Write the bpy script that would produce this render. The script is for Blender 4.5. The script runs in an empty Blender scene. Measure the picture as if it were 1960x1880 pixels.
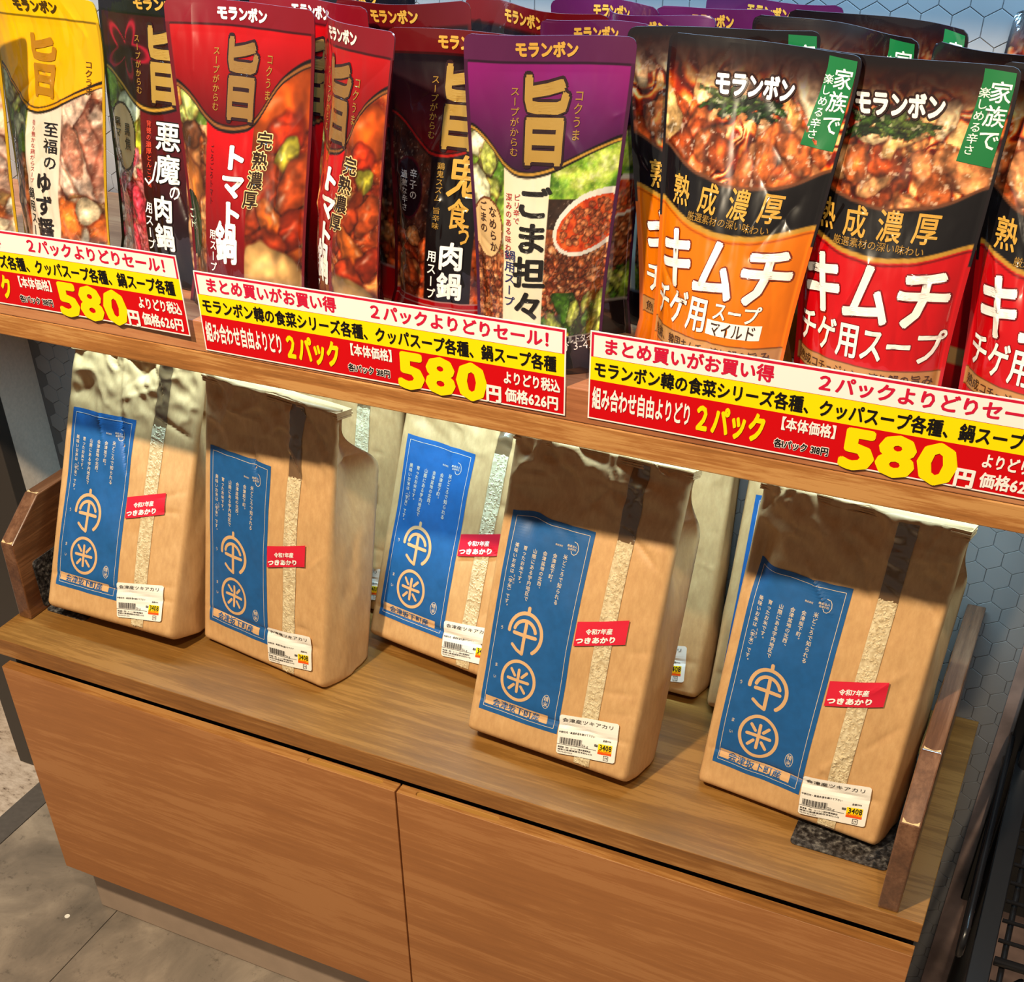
import bpy, math, random
import numpy as np
from mathutils import Vector

# ------------------------------------------------------------------ camera, world, lights, exposure
SC = bpy.context.scene
COL = SC.collection
cam_d = bpy.data.cameras.new('camera')
cam = bpy.data.objects.new('camera', cam_d)
COL.objects.link(cam)
SC.camera = cam
cam.location = (1.1876, -0.9182, 0.9276)
cam.rotation_euler = (0.8980, 0.0209, 0.4508)
cam_d.sensor_fit = 'HORIZONTAL'
cam_d.sensor_width = 36.0
cam_d.lens = 2382.9 / 1960 * 36
cam_d.shift_x = (980 - 923.1) / 1960
cam_d.shift_y = (1364 - 940) / 1960
cam_d.clip_start = 0.02

SC.view_settings.view_transform = 'Standard'
SC.view_settings.look = 'None'
SC.view_settings.gamma = 1.0
SC.view_settings.use_curve_mapping = False
SC.view_settings.exposure = 0.0

W = bpy.data.worlds.new('shop_ambient')
SC.world = W
W.use_nodes = True
W.node_tree.nodes['Background'].inputs[0].default_value = (0.92, 0.80, 0.68, 1)
W.node_tree.nodes['Background'].inputs[1].default_value = 0.19


def lamp(name, kind, loc, target, power, color, **kw):
    d = bpy.data.lights.new(name, kind)
    o = bpy.data.objects.new(name, d)
    COL.objects.link(o)
    o.location = loc
    o.rotation_euler = (Vector(target) - Vector(loc)).to_track_quat('-Z', 'Y').to_euler()
    d.energy = power
    d.color = color
    for k, v in kw.items():
        setattr(d, k, v)
    return o


WARM = (1.0, 0.82, 0.57)
lamp('ceiling_spot', 'SPOT', (0.25, -1.15, 2.00), (0.60, 0.10, 0.20), 255, WARM, spot_size=1.5, spot_blend=0.7, shadow_soft_size=0.045)
lamp('ceiling_spot', 'SPOT', (1.45, -1.25, 2.10), (0.95, 0.10, 0.30), 75, WARM, spot_size=1.3, spot_blend=0.7, shadow_soft_size=0.04)
lamp('led_strip_under_shelf', 'AREA', (0.62, 0.215, 0.412), (0.62, 0.225, 0.0), 2.9, (0.52, 0.85, 1.0), shape='RECTANGLE', size=1.20, size_y=0.012, spread=2.0)
lamp('led_strip_over_shelf', 'AREA', (0.60, 0.20, 0.975), (0.60, 0.33, 0.66), 11.0, (0.34, 0.68, 1.0), shape='RECTANGLE', size=1.9, size_y=0.02)

SHELF_Z = 0.4735      # top of the upper shelf
FLOOR_Z = -0.535


# ------------------------------------------------------------------ helpers
def s2l(c):
    c = np.asarray(c, float) / 255.0
    return np.where(c <= 0.04045, c / 12.92, ((c + 0.055) / 1.055) ** 2.4)


def rgba(r, g, b):
    v = s2l((r, g, b))
    return (float(v[0]), float(v[1]), float(v[2]), 1.0)


class NT:
    """a small node-tree writer"""
    def __init__(self, name):
        self.m = bpy.data.materials.new(name)
        self.m.use_nodes = True
        self.t = self.m.node_tree
        self.b = self.t.nodes['Principled BSDF']

    def n(self, kind, **kw):
        x = self.t.nodes.new(kind)
        for k, v in kw.items():
            if k.startswith('i_'):
                x.inputs[k[2:].replace('_', ' ')].default_value = v
            else:
                setattr(x, k, v)
        return x

    def l(self, a, ao, b, bi):
        self.t.links.new(a.outputs[ao], b.inputs[bi])

    def ramp(self, stops, src, so='Fac'):
        r = self.n('ShaderNodeValToRGB')
        e = r.color_ramp.elements
        while len(e) < len(stops):
            e.new(0.5)
        for k, (p, c) in enumerate(stops):
            e[k].position = p
            e[k].color = c
        self.l(src, so, r, 'Fac')
        return r


def plain(name, c, rough=0.5, metal=0.0, coat=0.0, vary=0.0, scale=60, bump=0.0):
    t = NT(name)
    t.b.inputs['Roughness'].default_value = rough
    t.b.inputs['Metallic'].default_value = metal
    t.b.inputs['Coat Weight'].default_value = coat
    t.b.inputs['Base Color'].default_value = rgba(*c)
    if vary or bump:
        tc = t.n('ShaderNodeTexCoord')
        no = t.n('ShaderNodeTexNoise', i_Scale=scale, i_Detail=5.0)
        t.l(tc, 'Object', no, 'Vector')
        a = [max(0, x * (1 - vary)) for x in c]
        b = [min(255, x * (1 + vary)) for x in c]
        r = t.ramp([(0.3, rgba(*a)), (0.7, rgba(*b))], no)
        t.l(r, 'Color', t.b, 'Base Color')
        if bump:
            bp = t.n('ShaderNodeBump', i_Strength=bump, i_Distance=0.002)
            t.l(no, 'Fac', bp, 'Height')
            t.l(bp, 'Normal', t.b, 'Normal')
    return t.m


def wood(name, dark, mid, light, axis='X', rough=0.42, coat=0.0, knots=0.25, seed=0.0, speck=0.0):
    t = NT(name)
    tc = t.n('ShaderNodeTexCoord')
    sc = {'X': (2.2, 42, 42), 'Y': (42, 2.2, 42), 'Z': (42, 42, 2.2)}[axis]
    mp = t.n('ShaderNodeMapping')
    mp.inputs['Scale'].default_value = sc
    mp.inputs['Location'].default_value = (seed, seed * 2.3, seed * 1.7)
    t.l(tc, 'Object', mp, 'Vector')
    n1 = t.n('ShaderNodeTexNoise', i_Scale=0.75, i_Detail=9.0, i_Roughness=0.62, i_Distortion=1.1)
    t.l(mp, 'Vector', n1, 'Vector')
    mp2 = t.n('ShaderNodeMapping')
    mp2.inputs['Scale'].default_value = tuple(x * (7.0 if x > 5 else 9.0) for x in sc)
    t.l(tc, 'Object', mp2, 'Vector')
    n2 = t.n('ShaderNodeTexNoise', i_Scale=1.0, i_Detail=5.0, i_Roughness=0.7)
    t.l(mp2, 'Vector', n2, 'Vector')
    n3 = t.n('ShaderNodeTexNoise', i_Scale=7.0, i_Detail=3.0)
    t.l(tc, 'Object', n3, 'Vector')
    m1 = t.n('ShaderNodeMath', operation='MULTIPLY_ADD')
    t.l(n2, 'Fac', m1, 0)
    m1.inputs[1].default_value = 0.54
    t.l(n1, 'Fac', m1, 2)
    m2 = t.n('ShaderNodeMath', operation='MULTIPLY_ADD')
    t.l(n3, 'Fac', m2, 0)
    m2.inputs[1].default_value = knots
    t.l(m1, 'Value', m2, 2)
    o = 0.27 + knots * 0.5
    r = t.ramp([(0.24 + o, rgba(*dark)), (0.50 + o, rgba(*mid)), (0.80 + o, rgba(*light))], m2, 'Value')
    col = r
    if speck:
        n4 = t.n('ShaderNodeTexNoise', i_Scale=3.2, i_Detail=6.0, i_Roughness=0.8)
        t.l(mp2, 'Vector', n4, 'Vector')
        r4 = t.ramp([(0.57, (0, 0, 0, 1)), (0.66, (1, 1, 1, 1))], n4)
        n5 = t.n('ShaderNodeTexNoise', i_Scale=5.5, i_Detail=2.0)
        t.l(tc, 'Object', n5, 'Vector')
        r5 = t.ramp([(0.50, (0, 0, 0, 1)), (0.66, (speck, speck, speck, 1))], n5)
        mu = t.n('ShaderNodeMath', operation='MULTIPLY')
        t.l(r4, 'Color', mu, 0)
        t.l(r5, 'Color', mu, 1)
        mx = t.n('ShaderNodeMix', data_type='RGBA')
        t.l(mu, 'Value', mx, 'Factor')
        t.l(r, 'Color', mx, 'A')
        mx.inputs['B'].default_value = rgba(60, 38, 22)
        t.t.links.new(mx.outputs['Result'], t.b.inputs['Base Color'])
    else:
        t.l(col, 'Color', t.b, 'Base Color')
    t.b.inputs['Roughness'].default_value = rough
    t.b.inputs['Coat Weight'].default_value = coat
    t.b.inputs['Coat Roughness'].default_value = 0.25
    bp = t.n('ShaderNodeBump', i_Strength=0.25, i_Distance=0.0006)
    t.l(m1, 'Value', bp, 'Height')
    t.l(bp, 'Normal', t.b, 'Normal')
    return t.m


class MB:
    """collects vertices and faces (with a material slot and a print colour) for ONE mesh object"""
    def __init__(self):
        self.v, self.c, self.tri, self.quad, self.ng = [], [], [], [], []
        self.n = 0

    def add(self, v, tris=None, quads=None, ngons=None, mat=0, col=(1, 1, 1)):
        v = np.asarray(v, float).reshape(-1, 3)
        self.v.append(v)
        c = np.asarray(col, float)
        self.c.append(np.broadcast_to(c, (len(v), 3)) if c.ndim == 1 else c.reshape(-1, 3))
        if tris is not None and len(tris):
            self.tri.append((np.asarray(tris, int) + self.n, mat))
        if quads is not None and len(quads):
            self.quad.append((np.asarray(quads, int) + self.n, mat))
        for g in (ngons or []):
            self.ng.append(([i + self.n for i in g], mat))
        self.n += len(v)

    def box(self, x0, x1, y0, y1, z0, z1, mat=0, col=(1, 1, 1)):
        v = [(x, y, z) for z in (z0, z1) for y in (y0, y1) for x in (x0, x1)]
        self.add(v, quads=[(0, 2, 3, 1), (4, 5, 7, 6), (0, 1, 5, 4), (2, 6, 7, 3), (0, 4, 6, 2), (1, 3, 7, 5)], mat=mat, col=col)

    def tube(self, pts, r, mat=0, n=8, closed=False):
        pts = [Vector(p) for p in pts]
        m = len(pts)
        vs, prev = [], None
        for i, p in enumerate(pts):
            a = pts[(i - 1) % m] if (closed or i) else p
            b = pts[(i + 1) % m] if (closed or i < m - 1) else p
            d = (b - a).normalized()
            ref = prev if prev is not None else (Vector((0, 0, 1)) if abs(d.z) < 0.9 else Vector((1, 0, 0)))
            u = (ref - d * ref.dot(d)).normalized()
            w = d.cross(u)
            prev = u
            for k in range(n):
                t = 2 * math.pi * k / n
                vs.append(p + (u * math.cos(t) + w * math.sin(t)) * r)
        q = []
        for i in range(m if closed else m - 1):
            j = (i + 1) % m
            for k in range(n):
                l = (k + 1) % n
                q.append((i * n + k, i * n + l, j * n + l, j * n + k))
        ng = [] if closed else [list(range(n))[::-1], [(m - 1) * n + k for k in range(n)]]
        self.add([tuple(x) for x in vs], quads=q, ngons=ng, mat=mat)

    def prism(self, outline, d, axis, lo, mat=0):
        """extrude a 2D outline along an axis from lo by d"""
        n = len(outline)
        def P(a, b, t):
            return {'X': (t, a, b), 'Y': (a, t, b), 'Z': (a, b, t)}[axis]
        v = [P(a, b, lo) for a, b in outline] + [P(a, b, lo + d) for a, b in outline]
        q = [(i, (i + 1) % n, n + (i + 1) % n, n + i) for i in range(n)]
        self.add(v, quads=q, ngons=[list(range(n))[::-1], list(range(n, 2 * n))], mat=mat)

    def build(self, name, mats, parent=None, smooth=False, bevel=0.0, colors=False):
        v = np.concatenate(self.v) if self.v else np.zeros((0, 3))
        loops, tot, mat = [], [], []
        for arr, m in self.tri + self.quad:
            loops.append(arr.reshape(-1))
            tot.append(np.full(len(arr), arr.shape[1]))
            mat.append(np.full(len(arr), m))
        for g, m in self.ng:
            loops.append(np.array(g))
            tot.append(np.array([len(g)]))
            mat.append(np.array([m]))
        loops, tot, mat = np.concatenate(loops), np.concatenate(tot), np.concatenate(mat)
        me = bpy.data.meshes.new(name)
        me.vertices.add(len(v))
        me.vertices.foreach_set('co', v.reshape(-1).astype(np.float32))
        me.loops.add(len(loops))
        me.loops.foreach_set('vertex_index', loops.astype(np.int32))
        me.polygons.add(len(tot))
        st = np.concatenate([[0], np.cumsum(tot)[:-1]])
        me.polygons.foreach_set('loop_start', st.astype(np.int32))
        me.polygons.foreach_set('loop_total', tot.astype(np.int32))
        me.polygons.foreach_set('material_index', mat.astype(np.int32))
        me.polygons.foreach_set('use_smooth', np.full(len(tot), bool(smooth)))
        for m in (mats if isinstance(mats, (list, tuple)) else [mats]):
            me.materials.append(m)
        if colors:
            a = me.color_attributes.new('print', 'FLOAT_COLOR', 'POINT')
            c = np.concatenate(self.c)
            a.data.foreach_set('color', np.concatenate([c, np.ones((len(c), 1))], 1).reshape(-1).astype(np.float32))
        me.update()
        me.validate()
        o = bpy.data.objects.new(name, me)
        COL.objects.link(o)
        if parent:
            o.parent = parent
        if bevel:
            b = o.modifiers.new('edge', 'BEVEL')
            b.width = bevel
            b.segments = 2
            b.limit_method = 'ANGLE'
        return o


def grid_quads(nu, nv, wrap=False):
    i = np.arange(nv - 1)[:, None] * nu
    j = np.arange(nu if wrap else nu - 1)[None, :]
    k = (j + 1) % nu
    return np.stack([i + j, i + k, i + nu + k, i + nu + j], -1).reshape(-1, 4)


def thing(name, label, cat, loc=(0, 0, 0), rot=(0, 0, 0), group=None):
    o = bpy.data.objects.new(name, None)
    COL.objects.link(o)
    o.empty_display_size = 0.05
    o.location = loc
    o.rotation_euler = rot
    return tag(o, label, cat, group)


def tag(o, label, cat, group=None):
    o['label'] = label
    o['category'] = cat
    if group:
        o['group'] = group
    return o


def struct(o):
    o['kind'] = 'structure'
    return o


def hash2(ix, iy, seed):
    h = (ix.astype(np.int64) * 374761393 + iy.astype(np.int64) * 668265263 + int(seed) * 1442695041) & 0xffffffff
    h = ((h ^ (h >> 13)) * 1274126177) & 0xffffffff
    return ((h ^ (h >> 16)) & 0xffff) / 65535.0


def vnoise(x, y, seed=0):
    ix, iy = np.floor(x), np.floor(y)
    fx, fy = x - ix, y - iy
    fx, fy = fx * fx * (3 - 2 * fx), fy * fy * (3 - 2 * fy)
    a, b = hash2(ix, iy, seed), hash2(ix + 1, iy, seed)
    c, d = hash2(ix, iy + 1, seed), hash2(ix + 1, iy + 1, seed)
    return (a * (1 - fx) + b * fx) * (1 - fy) + (c * (1 - fx) + d * fx) * fy


def fbm(x, y, seed=0, oct=4, gain=0.5):
    s, a, t = 0, 1.0, 0
    for k in range(oct):
        s = s + a * vnoise(x * 2 ** k + 17.3 * k, y * 2 ** k - 9.1 * k, seed + k)
        t += a
        a *= gain
    return s / t


def sstep(a, b, x):
    t = np.clip((x - a) / (b - a), 0, 1)
    return t * t * (3 - 2 * t)


# ------------------------------------------------------------------ lettering: every character as a flat outline, em-normalised
_fc = bpy.data.curves.new('lettering_source', 'FONT')
_fo = bpy.data.objects.new('lettering_source', _fc)
COL.objects.link(_fo)
_fc.resolution_u = 2
_cache = {}


def glyph(ch, bold=0.0):
    k = (ch, bold)
    if k not in _cache:
        _fc.body = ch
        _fc.offset = bold
        dg = bpy.context.evaluated_depsgraph_get()
        dg.update()
        ev = _fo.evaluated_get(dg)
        m = ev.to_mesh()
        nv = len(m.vertices)
        v = np.zeros(nv * 3, np.float32)
        m.vertices.foreach_get('co', v)
        m.calc_loop_triangles()
        t = np.zeros(len(m.loop_triangles) * 3, np.int32)
        m.loop_triangles.foreach_get('vertices', t)
        ev.to_mesh_clear()
        v = v.reshape(-1, 3)[:, :2].astype(float)
        t = t.reshape(-1, 3)
        wide = ord(ch) > 0x2e7f
        if wide or not nv:
            lo, adv = 0.0, 1.0 if wide else 0.35
        else:
            lo = v[:, 0].min() - 0.05
            adv = v[:, 0].max() + 0.05 - lo
        v = v - np.array([lo + adv / 2, 0.38])
        _cache[k] = (v, t, adv)
    return _cache[k]


def split_long(v, t, maxlen):
    """subdivide long triangles once or twice so that big characters follow a curved surface"""
    for _ in range(3):
        e = np.stack([np.linalg.norm(v[t[:, i]] - v[t[:, (i + 1) % 3]], axis=1) for i in range(3)], 1)
        big = e.max(1) > maxlen
        if not big.any():
            break
        out, mid, vv = [list(x) for x in t[~big]], {}, [tuple(p) for p in v]
        def m(a, b):
            k = (min(a, b), max(a, b))
            if k not in mid:
                mid[k] = len(vv)
                vv.append(tuple((np.array(vv[a]) + np.array(vv[b])) / 2))
            return mid[k]
        for a, b, c in t[big]:
            x, y, z = m(a, b), m(b, c), m(c, a)
            out += [[a, x, z], [x, b, y], [z, y, c], [x, y, z]]
        v, t = np.array(vv), np.array(out)
    return v, t


class Lettering:
    """collects placed characters and strokes in 2D (metres on the sheet) and puts them on a surface S(x, y, off)"""
    def __init__(self, mb, surf, colored=True):
        self.mb, self.S, self.colored = mb, surf, colored

    def put(self, v, t, col, off, mat=0, maxlen=0.008):
        v, t = split_long(np.asarray(v, float), np.asarray(t, int), maxlen)
        # keep the triangles facing the reader
        a, b, c = v[t[:, 0]], v[t[:, 1]], v[t[:, 2]]
        ar = (b[:, 0] - a[:, 0]) * (c[:, 1] - a[:, 1]) - (b[:, 1] - a[:, 1]) * (c[:, 0] - a[:, 0])
        t = np.where((ar < 0)[:, None], t[:, ::-1], t)
        self.mb.add(self.S(v[:, 0], v[:, 1], off), tris=t, mat=mat, col=s2l(col) if self.colored else (1, 1, 1))

    def char(self, ch, x, y, sx, sy, col, off, bold=0.0, rot=0.0, mat=0, skew=0.0):
        v, t, _ = glyph(ch, 0.0)
        if not len(t):
            return
        # heavier weight: the outline stamped around itself, each stamp a hair above the one before
        k = 1 if bold <= 0.004 else 12 if bold > 0.04 else 6
        for i in range(k):
            q = 2 * math.pi * i / k
            d = bold * np.array([math.cos(q), math.sin(q)]) if k > 1 else 0.0
            p = (v + d) * np.array([sx, sy])
            p[:, 0] += p[:, 1] * skew
            if rot:
                c, s = math.cos(rot), math.sin(rot)
                p = np.stack([p[:, 0] * c - p[:, 1] * s, p[:, 0] * s + p[:, 1] * c], 1)
            self.put(p + np.array([x, y]), t, col, off + i * 0.000012, mat)

    def row(self, text, x0, x1, y, h, col, off, bold=0.0, outline=None, ob=0.05, mat=0, omat=0, slope=0.0, skew=0.0):
        adv = [glyph(c, 0.0)[2] for c in text]
        k = (x1 - x0) / sum(adv)
        x = x0
        rot = math.atan(slope)
        for c, a in zip(text, adv):
            cx = x + a * k / 2
            cy = y + slope * (cx - (x0 + x1) / 2)
            if outline is not None:
                self.char(c, cx, cy, k, h, outline, off * 0.6, bold + ob, rot, omat, skew)
            self.char(c, cx, cy, k, h, col, off, bold, rot, mat, skew)
            x += a * k

    def column(self, text, x, y1, y0, w, col, off, bold=0.0, outline=None, ob=0.05, mat=0, omat=0, lean=0.0, squeeze=0.95):
        n = sum(1.0 if c != ' ' else 0.6 for c in text)
        step = (y1 - y0) / n
        y = y1
        for c in text:
            d = step * (1.0 if c != ' ' else 0.6)
            cy = y - d / 2
            cx = x + lean * (cy - (y0 + y1) / 2)
            r = -math.pi / 2 if c in 'ー〈〉《》（）' else 0.0
            if c in '。、':
                cx += w * 0.55
                cy += d * 0.5
            sx, sy = (w, step * squeeze) if not r else (step * squeeze, w)
            if c != ' ':
                if outline is not None:
                    self.char(c, cx, cy, sx, sy, outline, off * 0.6, bold + ob, r, omat)
                self.char(c, cx, cy, sx, sy, col, off, bold, r, mat)
            y -= d

    def stroke(self, pts, w, col, off, mat=0, round_ends=True, closed=False):
        pts = np.asarray(pts, float)
        n = len(pts)
        d = np.zeros_like(pts)
        if closed:
            d = np.roll(pts, -1, 0) - np.roll(pts, 1, 0)
        else:
            d[1:-1] = pts[2:] - pts[:-2]
            d[0], d[-1] = pts[1] - pts[0], pts[-1] - pts[-2]
        d /= np.linalg.norm(d, axis=1)[:, None] + 1e-12
        nn = np.stack([-d[:, 1], d[:, 0]], 1) * w / 2
        v = np.concatenate([pts + nn, pts - nn])
        t = []
        for i in range(n if closed else n - 1):
            j = (i + 1) % n
            t += [(i, n + i, j), (j, n + i, n + j)]
        self.put(v, t, col, off, mat)
        if round_ends and not closed:
            for p in (pts[0], pts[-1]):
                self.disc(p[0], p[1], w / 2, w / 2, col, off + 0.00002, mat, 12)

    def disc(self, x, y, rx, ry, col, off, mat=0, n=28, rot=0.0):
        a = np.arange(n) * 2 * math.pi / n
        p = np.stack([rx * np.cos(a), ry * np.sin(a)], 1)
        c, s = math.cos(rot), math.sin(rot)
        p = np.stack([p[:, 0] * c - p[:, 1] * s, p[:, 0] * s + p[:, 1] * c], 1)
        v = np.concatenate([p + (x, y), [(x, y)]])
        self.put(v, [(i, (i + 1) % n, n) for i in range(n)], col, off, mat)

    def rect(self, x0, x1, y0, y1, col, off, mat=0, nx=1, ny=1):
        X, Y = np.meshgrid(np.linspace(x0, x1, nx + 1), np.linspace(y0, y1, ny + 1))
        q = grid_quads(nx + 1, ny + 1)
        t = np.concatenate([q[:, [0, 1, 2]], q[:, [0, 2, 3]]])
        self.put(np.stack([X.ravel(), Y.ravel()], 1), t, col, off, mat)


def arc(cx, cy, r, a0, a1, n=24, ry=None):
    a = np.radians(np.linspace(a0, a1, n))
    return np.stack([cx + r * np.cos(a), cy + (ry or r) * np.sin(a)], 1)


def rounded(x0, x1, y0, y1, r, n=5):
    o = []
    for cx, cy, a in ((x1 - r, y1 - r, 0), (x0 + r, y1 - r, 90), (x0 + r, y0 + r, 180), (x1 - r, y0 + r, 270)):
        o += [tuple(p) for p in arc(cx, cy, r, a, a + 90, n)]
    return o

# ------------------------------------------------------------------ materials of the place
M = {}
M['counter'] = wood('counter_oak', (108, 73, 31), (131, 91, 40), (150, 108, 53), 'X', 0.40, 0.15, 0.30, 0.3, speck=0.55)
M['edge'] = wood('edge_oak', (112, 70, 32), (150, 99, 48), (174, 124, 70), 'X', 0.45, 0.0, 0.25, 2.1)
M['front'] = wood('drawer_oak', (158, 101, 56), (171, 111, 62), (183, 124, 74), 'X', 0.48, 0.0, 0.30, 5.2)
M['groove'] = plain('groove_lacquer', (168, 122, 60), 0.35)
M['shelf'] = wood('shelf_oak', (140, 82, 50), (174, 110, 72), (192, 132, 90), 'X', 0.45, 0.0, 0.20, 7.7)
M['rail'] = wood('rail_oak', (118, 72, 32), (168, 110, 56), (196, 144, 86), 'X', 0.50, 0.0, 0.25, 9.4)
M['dark'] = plain('dark_cavity', (30, 24, 20), 0.8)
M['plinth'] = plain('plinth_laminate', (172, 150, 132), 0.45, vary=0.03, scale=30)
M['bookend'] = wood('bookend_wood', (70, 38, 20), (98, 58, 32), (126, 80, 48), 'Y', 0.30, 0.5, 0.25, 3.3)
M['bookend_edge'] = wood('bookend_edge', (74, 45, 28), (104, 67, 44), (130, 90, 64), 'Y', 0.16, 1.0, 0.08, 4.4)
M['chip'] = plain('bare_chipped_wood', (222, 182, 130), 0.7)
M['black_metal'] = plain('black_powder_coat', (34, 32, 32), 0.42, 0.0)
M['wire'] = plain('black_epoxy_wire', (26, 25, 27), 0.28, 0.2)
M['post'] = plain('dark_bronze_post', (58, 52, 48), 0.45)
M['beige'] = plain('beige_wallpaper', (226, 212, 198), 0.8, vary=0.03, scale=220, bump=0.15)
M['tile'] = plain('hex_wall_tile', (150, 147, 147), 0.45, vary=0.02, scale=14)
M['grout'] = plain('hex_grout', (112, 109, 109), 0.8)
M['mauve'] = plain('mauve_brown_panel', (172, 144, 134), 0.6, vary=0.22, scale=16)


def granite():
    t = NT('speckled_black_plate')
    tc = t.n('ShaderNodeTexCoord')
    v = t.n('ShaderNodeTexNoise', i_Scale=190.0, i_Detail=3.0, i_Roughness=0.6)
    t.l(tc, 'Object', v, 'Vector')
    r = t.ramp([(0.40, rgba(22, 20, 20)), (0.55, rgba(66, 62, 60)), (0.70, rgba(120, 116, 110))], v)
    t.l(r, 'Color', t.b, 'Base Color')
    t.b.inputs['Roughness'].default_value = 0.4
    bp = t.n('ShaderNodeBump', i_Strength=0.8, i_Distance=0.001)
    t.l(v, 'Fac', bp, 'Height')
    t.l(bp, 'Normal', t.b, 'Normal')
    return t.m


M['speckle'] = granite()


def concrete():
    t = NT('grey_concrete_tile')
    tc = t.n('ShaderNodeTexCoord')
    a = t.n('ShaderNodeTexNoise', i_Scale=5.5, i_Detail=9.0, i_Roughness=0.65, i_Distortion=0.6)
    t.l(tc, 'Object', a, 'Vector')
    r = t.ramp([(0.30, rgba(98, 90, 82)), (0.50, rgba(134, 122, 110)), (0.68, rgba(172, 158, 142))], a)
    b = t.n('ShaderNodeTexNoise', i_Scale=55.0, i_Detail=4.0, i_Roughness=0.8)
    t.l(tc, 'Object', b, 'Vector')
    r2 = t.ramp([(0.30, (0.45, 0.45, 0.45, 1)), (0.42, (1, 1, 1, 1))], b)
    mx = t.n('ShaderNodeMix', data_type='RGBA', blend_type='MULTIPLY')
    mx.inputs['Factor'].default_value = 0.7
    t.l(r, 'Color', mx, 'A')
    t.l(r2, 'Color', mx, 'B')
    t.t.links.new(mx.outputs['Result'], t.b.inputs['Base Color'])
    t.b.inputs['Roughness'].default_value = 0.55
    return t.m


def travertine():
    t = NT('pitted_stone')
    tc = t.n('ShaderNodeTexCoord')
    mp = t.n('ShaderNodeMapping')
    mp.inputs['Scale'].default_value = (1.0, 2.2, 1.0)
    mp.inputs['Rotation'].default_value = (0, 0, 0.7)
    t.l(tc, 'Object', mp, 'Vector')
    b = t.n('ShaderNodeTexNoise', i_Scale=48.0, i_Detail=5.0, i_Roughness=0.7)
    t.l(mp, 'Vector', b, 'Vector')
    r = t.ramp([(0.30, rgba(92, 72, 60)), (0.42, rgba(186, 168, 152)), (0.62, rgba(212, 196, 182))], b)
    t.l(r, 'Color', t.b, 'Base Color')
    t.b.inputs['Roughness'].default_value = 0.6
    return t.m


M['concrete'] = concrete()
M['stone'] = travertine()

# ------------------------------------------------------------------ the setting
mb = MB()
TS = 0.60
for i in range(-1, 4):
    for j in range(-4, 2):
        x0, y0 = 0.052 + (i - 0) * TS, -0.35 + j * TS
        mb.box(max(x0, -0.225) + 0.0008, x0 + TS - 0.0008, y0 + 0.0008, min(y0 + TS - 0.0008, 0.40), FLOOR_Z - 0.02, FLOOR_Z)
mb.box(-0.225, 2.45, -2.75, 0.40, FLOOR_Z - 0.04, FLOOR_Z - 0.0025, mat=1)
struct(mb.build('floor', [M['concrete'], M['dark']]))
mb = MB()
mb.box(-2.2, -0.272, -2.75, 1.2, FLOOR_Z - 0.04, FLOOR_Z)
struct(mb.build('floor_stone', M['stone']))
mb = MB()
mb.box(-0.272, -0.2252, -2.75, 0.245, FLOOR_Z - 0.04, FLOOR_Z + 0.001)
struct(mb.build('trim_1', plain('dark_floor_strip', (92, 86, 82), 0.5, vary=0.06, scale=90)))

WALL_Y = 0.3465
mb = MB()
mb.box(-0.165, 1.236, WALL_Y + 0.0009, WALL_Y + 0.06, FLOOR_Z, 1.6, mat=1)
hw = 0.0262
side = hw / math.sqrt(3)
hx, hz, k = [], [], 0
for r in range(int(2.13 / (1.5 * side)) + 2):
    for c in range(int(1.40 / hw) + 2):
        cx = -0.165 + c * hw + (hw / 2 if r % 2 else 0) + 0.006
        cz = FLOOR_Z + r * 1.5 * side
        if -0.165 + hw / 2 < cx < 1.236 and cz < 1.58:
            hx.append(cx)
            hz.append(cz)
hx, hz = np.array(hx), np.array(hz)
ang = np.radians(np.arange(6) * 60 + 30)
R0, R1 = side - 0.0002, side - 0.0007
rng = np.random.default_rng(4)
jit = rng.uniform(-0.0002, 0.0002, len(hx))
V = np.zeros((len(hx), 12, 3))
for i, (rad, yy) in enumerate(((R0, WALL_Y + 0.0010), (R1, WALL_Y))):
    V[:, i * 6:i * 6 + 6, 0] = hx[:, None] + rad * np.cos(ang)
    V[:, i * 6:i * 6 + 6, 2] = hz[:, None] + rad * np.sin(ang)
    V[:, i * 6:i * 6 + 6, 1] = yy + (jit[:, None] if i else 0)
base = np.arange(len(hx))[:, None, None] * 12
q = np.array([(j, (j + 1) % 6, 6 + (j + 1) % 6, 6 + j) for j in range(6)] + [(6, 7, 8, 9), (9, 10, 11, 6)])
mb.add(V.reshape(-1, 3), quads=(q[None] + base).reshape(-1, 4), mat=0)
struct(mb.build('wall_back', [M['tile'], M['grout']]))

mb = MB()
mb.box(1.222, 2.4, WALL_Y - 0.004, WALL_Y + 0.06, FLOOR_Z, 1.6)
struct(mb.build('wall_right', M['mauve']))
mb = MB()
mb.box(-0.330, -0.1652, 0.272, 0.60, FLOOR_Z, 1.6)
struct(mb.build('wall_left', M['beige']))
mb = MB()
mb.box(-0.345, -0.1648, 0.247, 0.272, FLOOR_Z, 1.6)
struct(mb.build('trim_2', M['post'], bevel=0.0015))

# ------------------------------------------------------------------ drawer cabinet, counter, shelf
cab = thing('drawer_cabinet', 'low wooden cabinet with two wide drawers under the rice counter', 'cabinet', (0, 0, FLOOR_Z))
zf = -FLOOR_Z


def in_cab(mb, name, mat, **kw):
    for a in mb.v:
        a[:, 2] += zf
    return mb.build(name, mat, cab, **kw)


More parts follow.
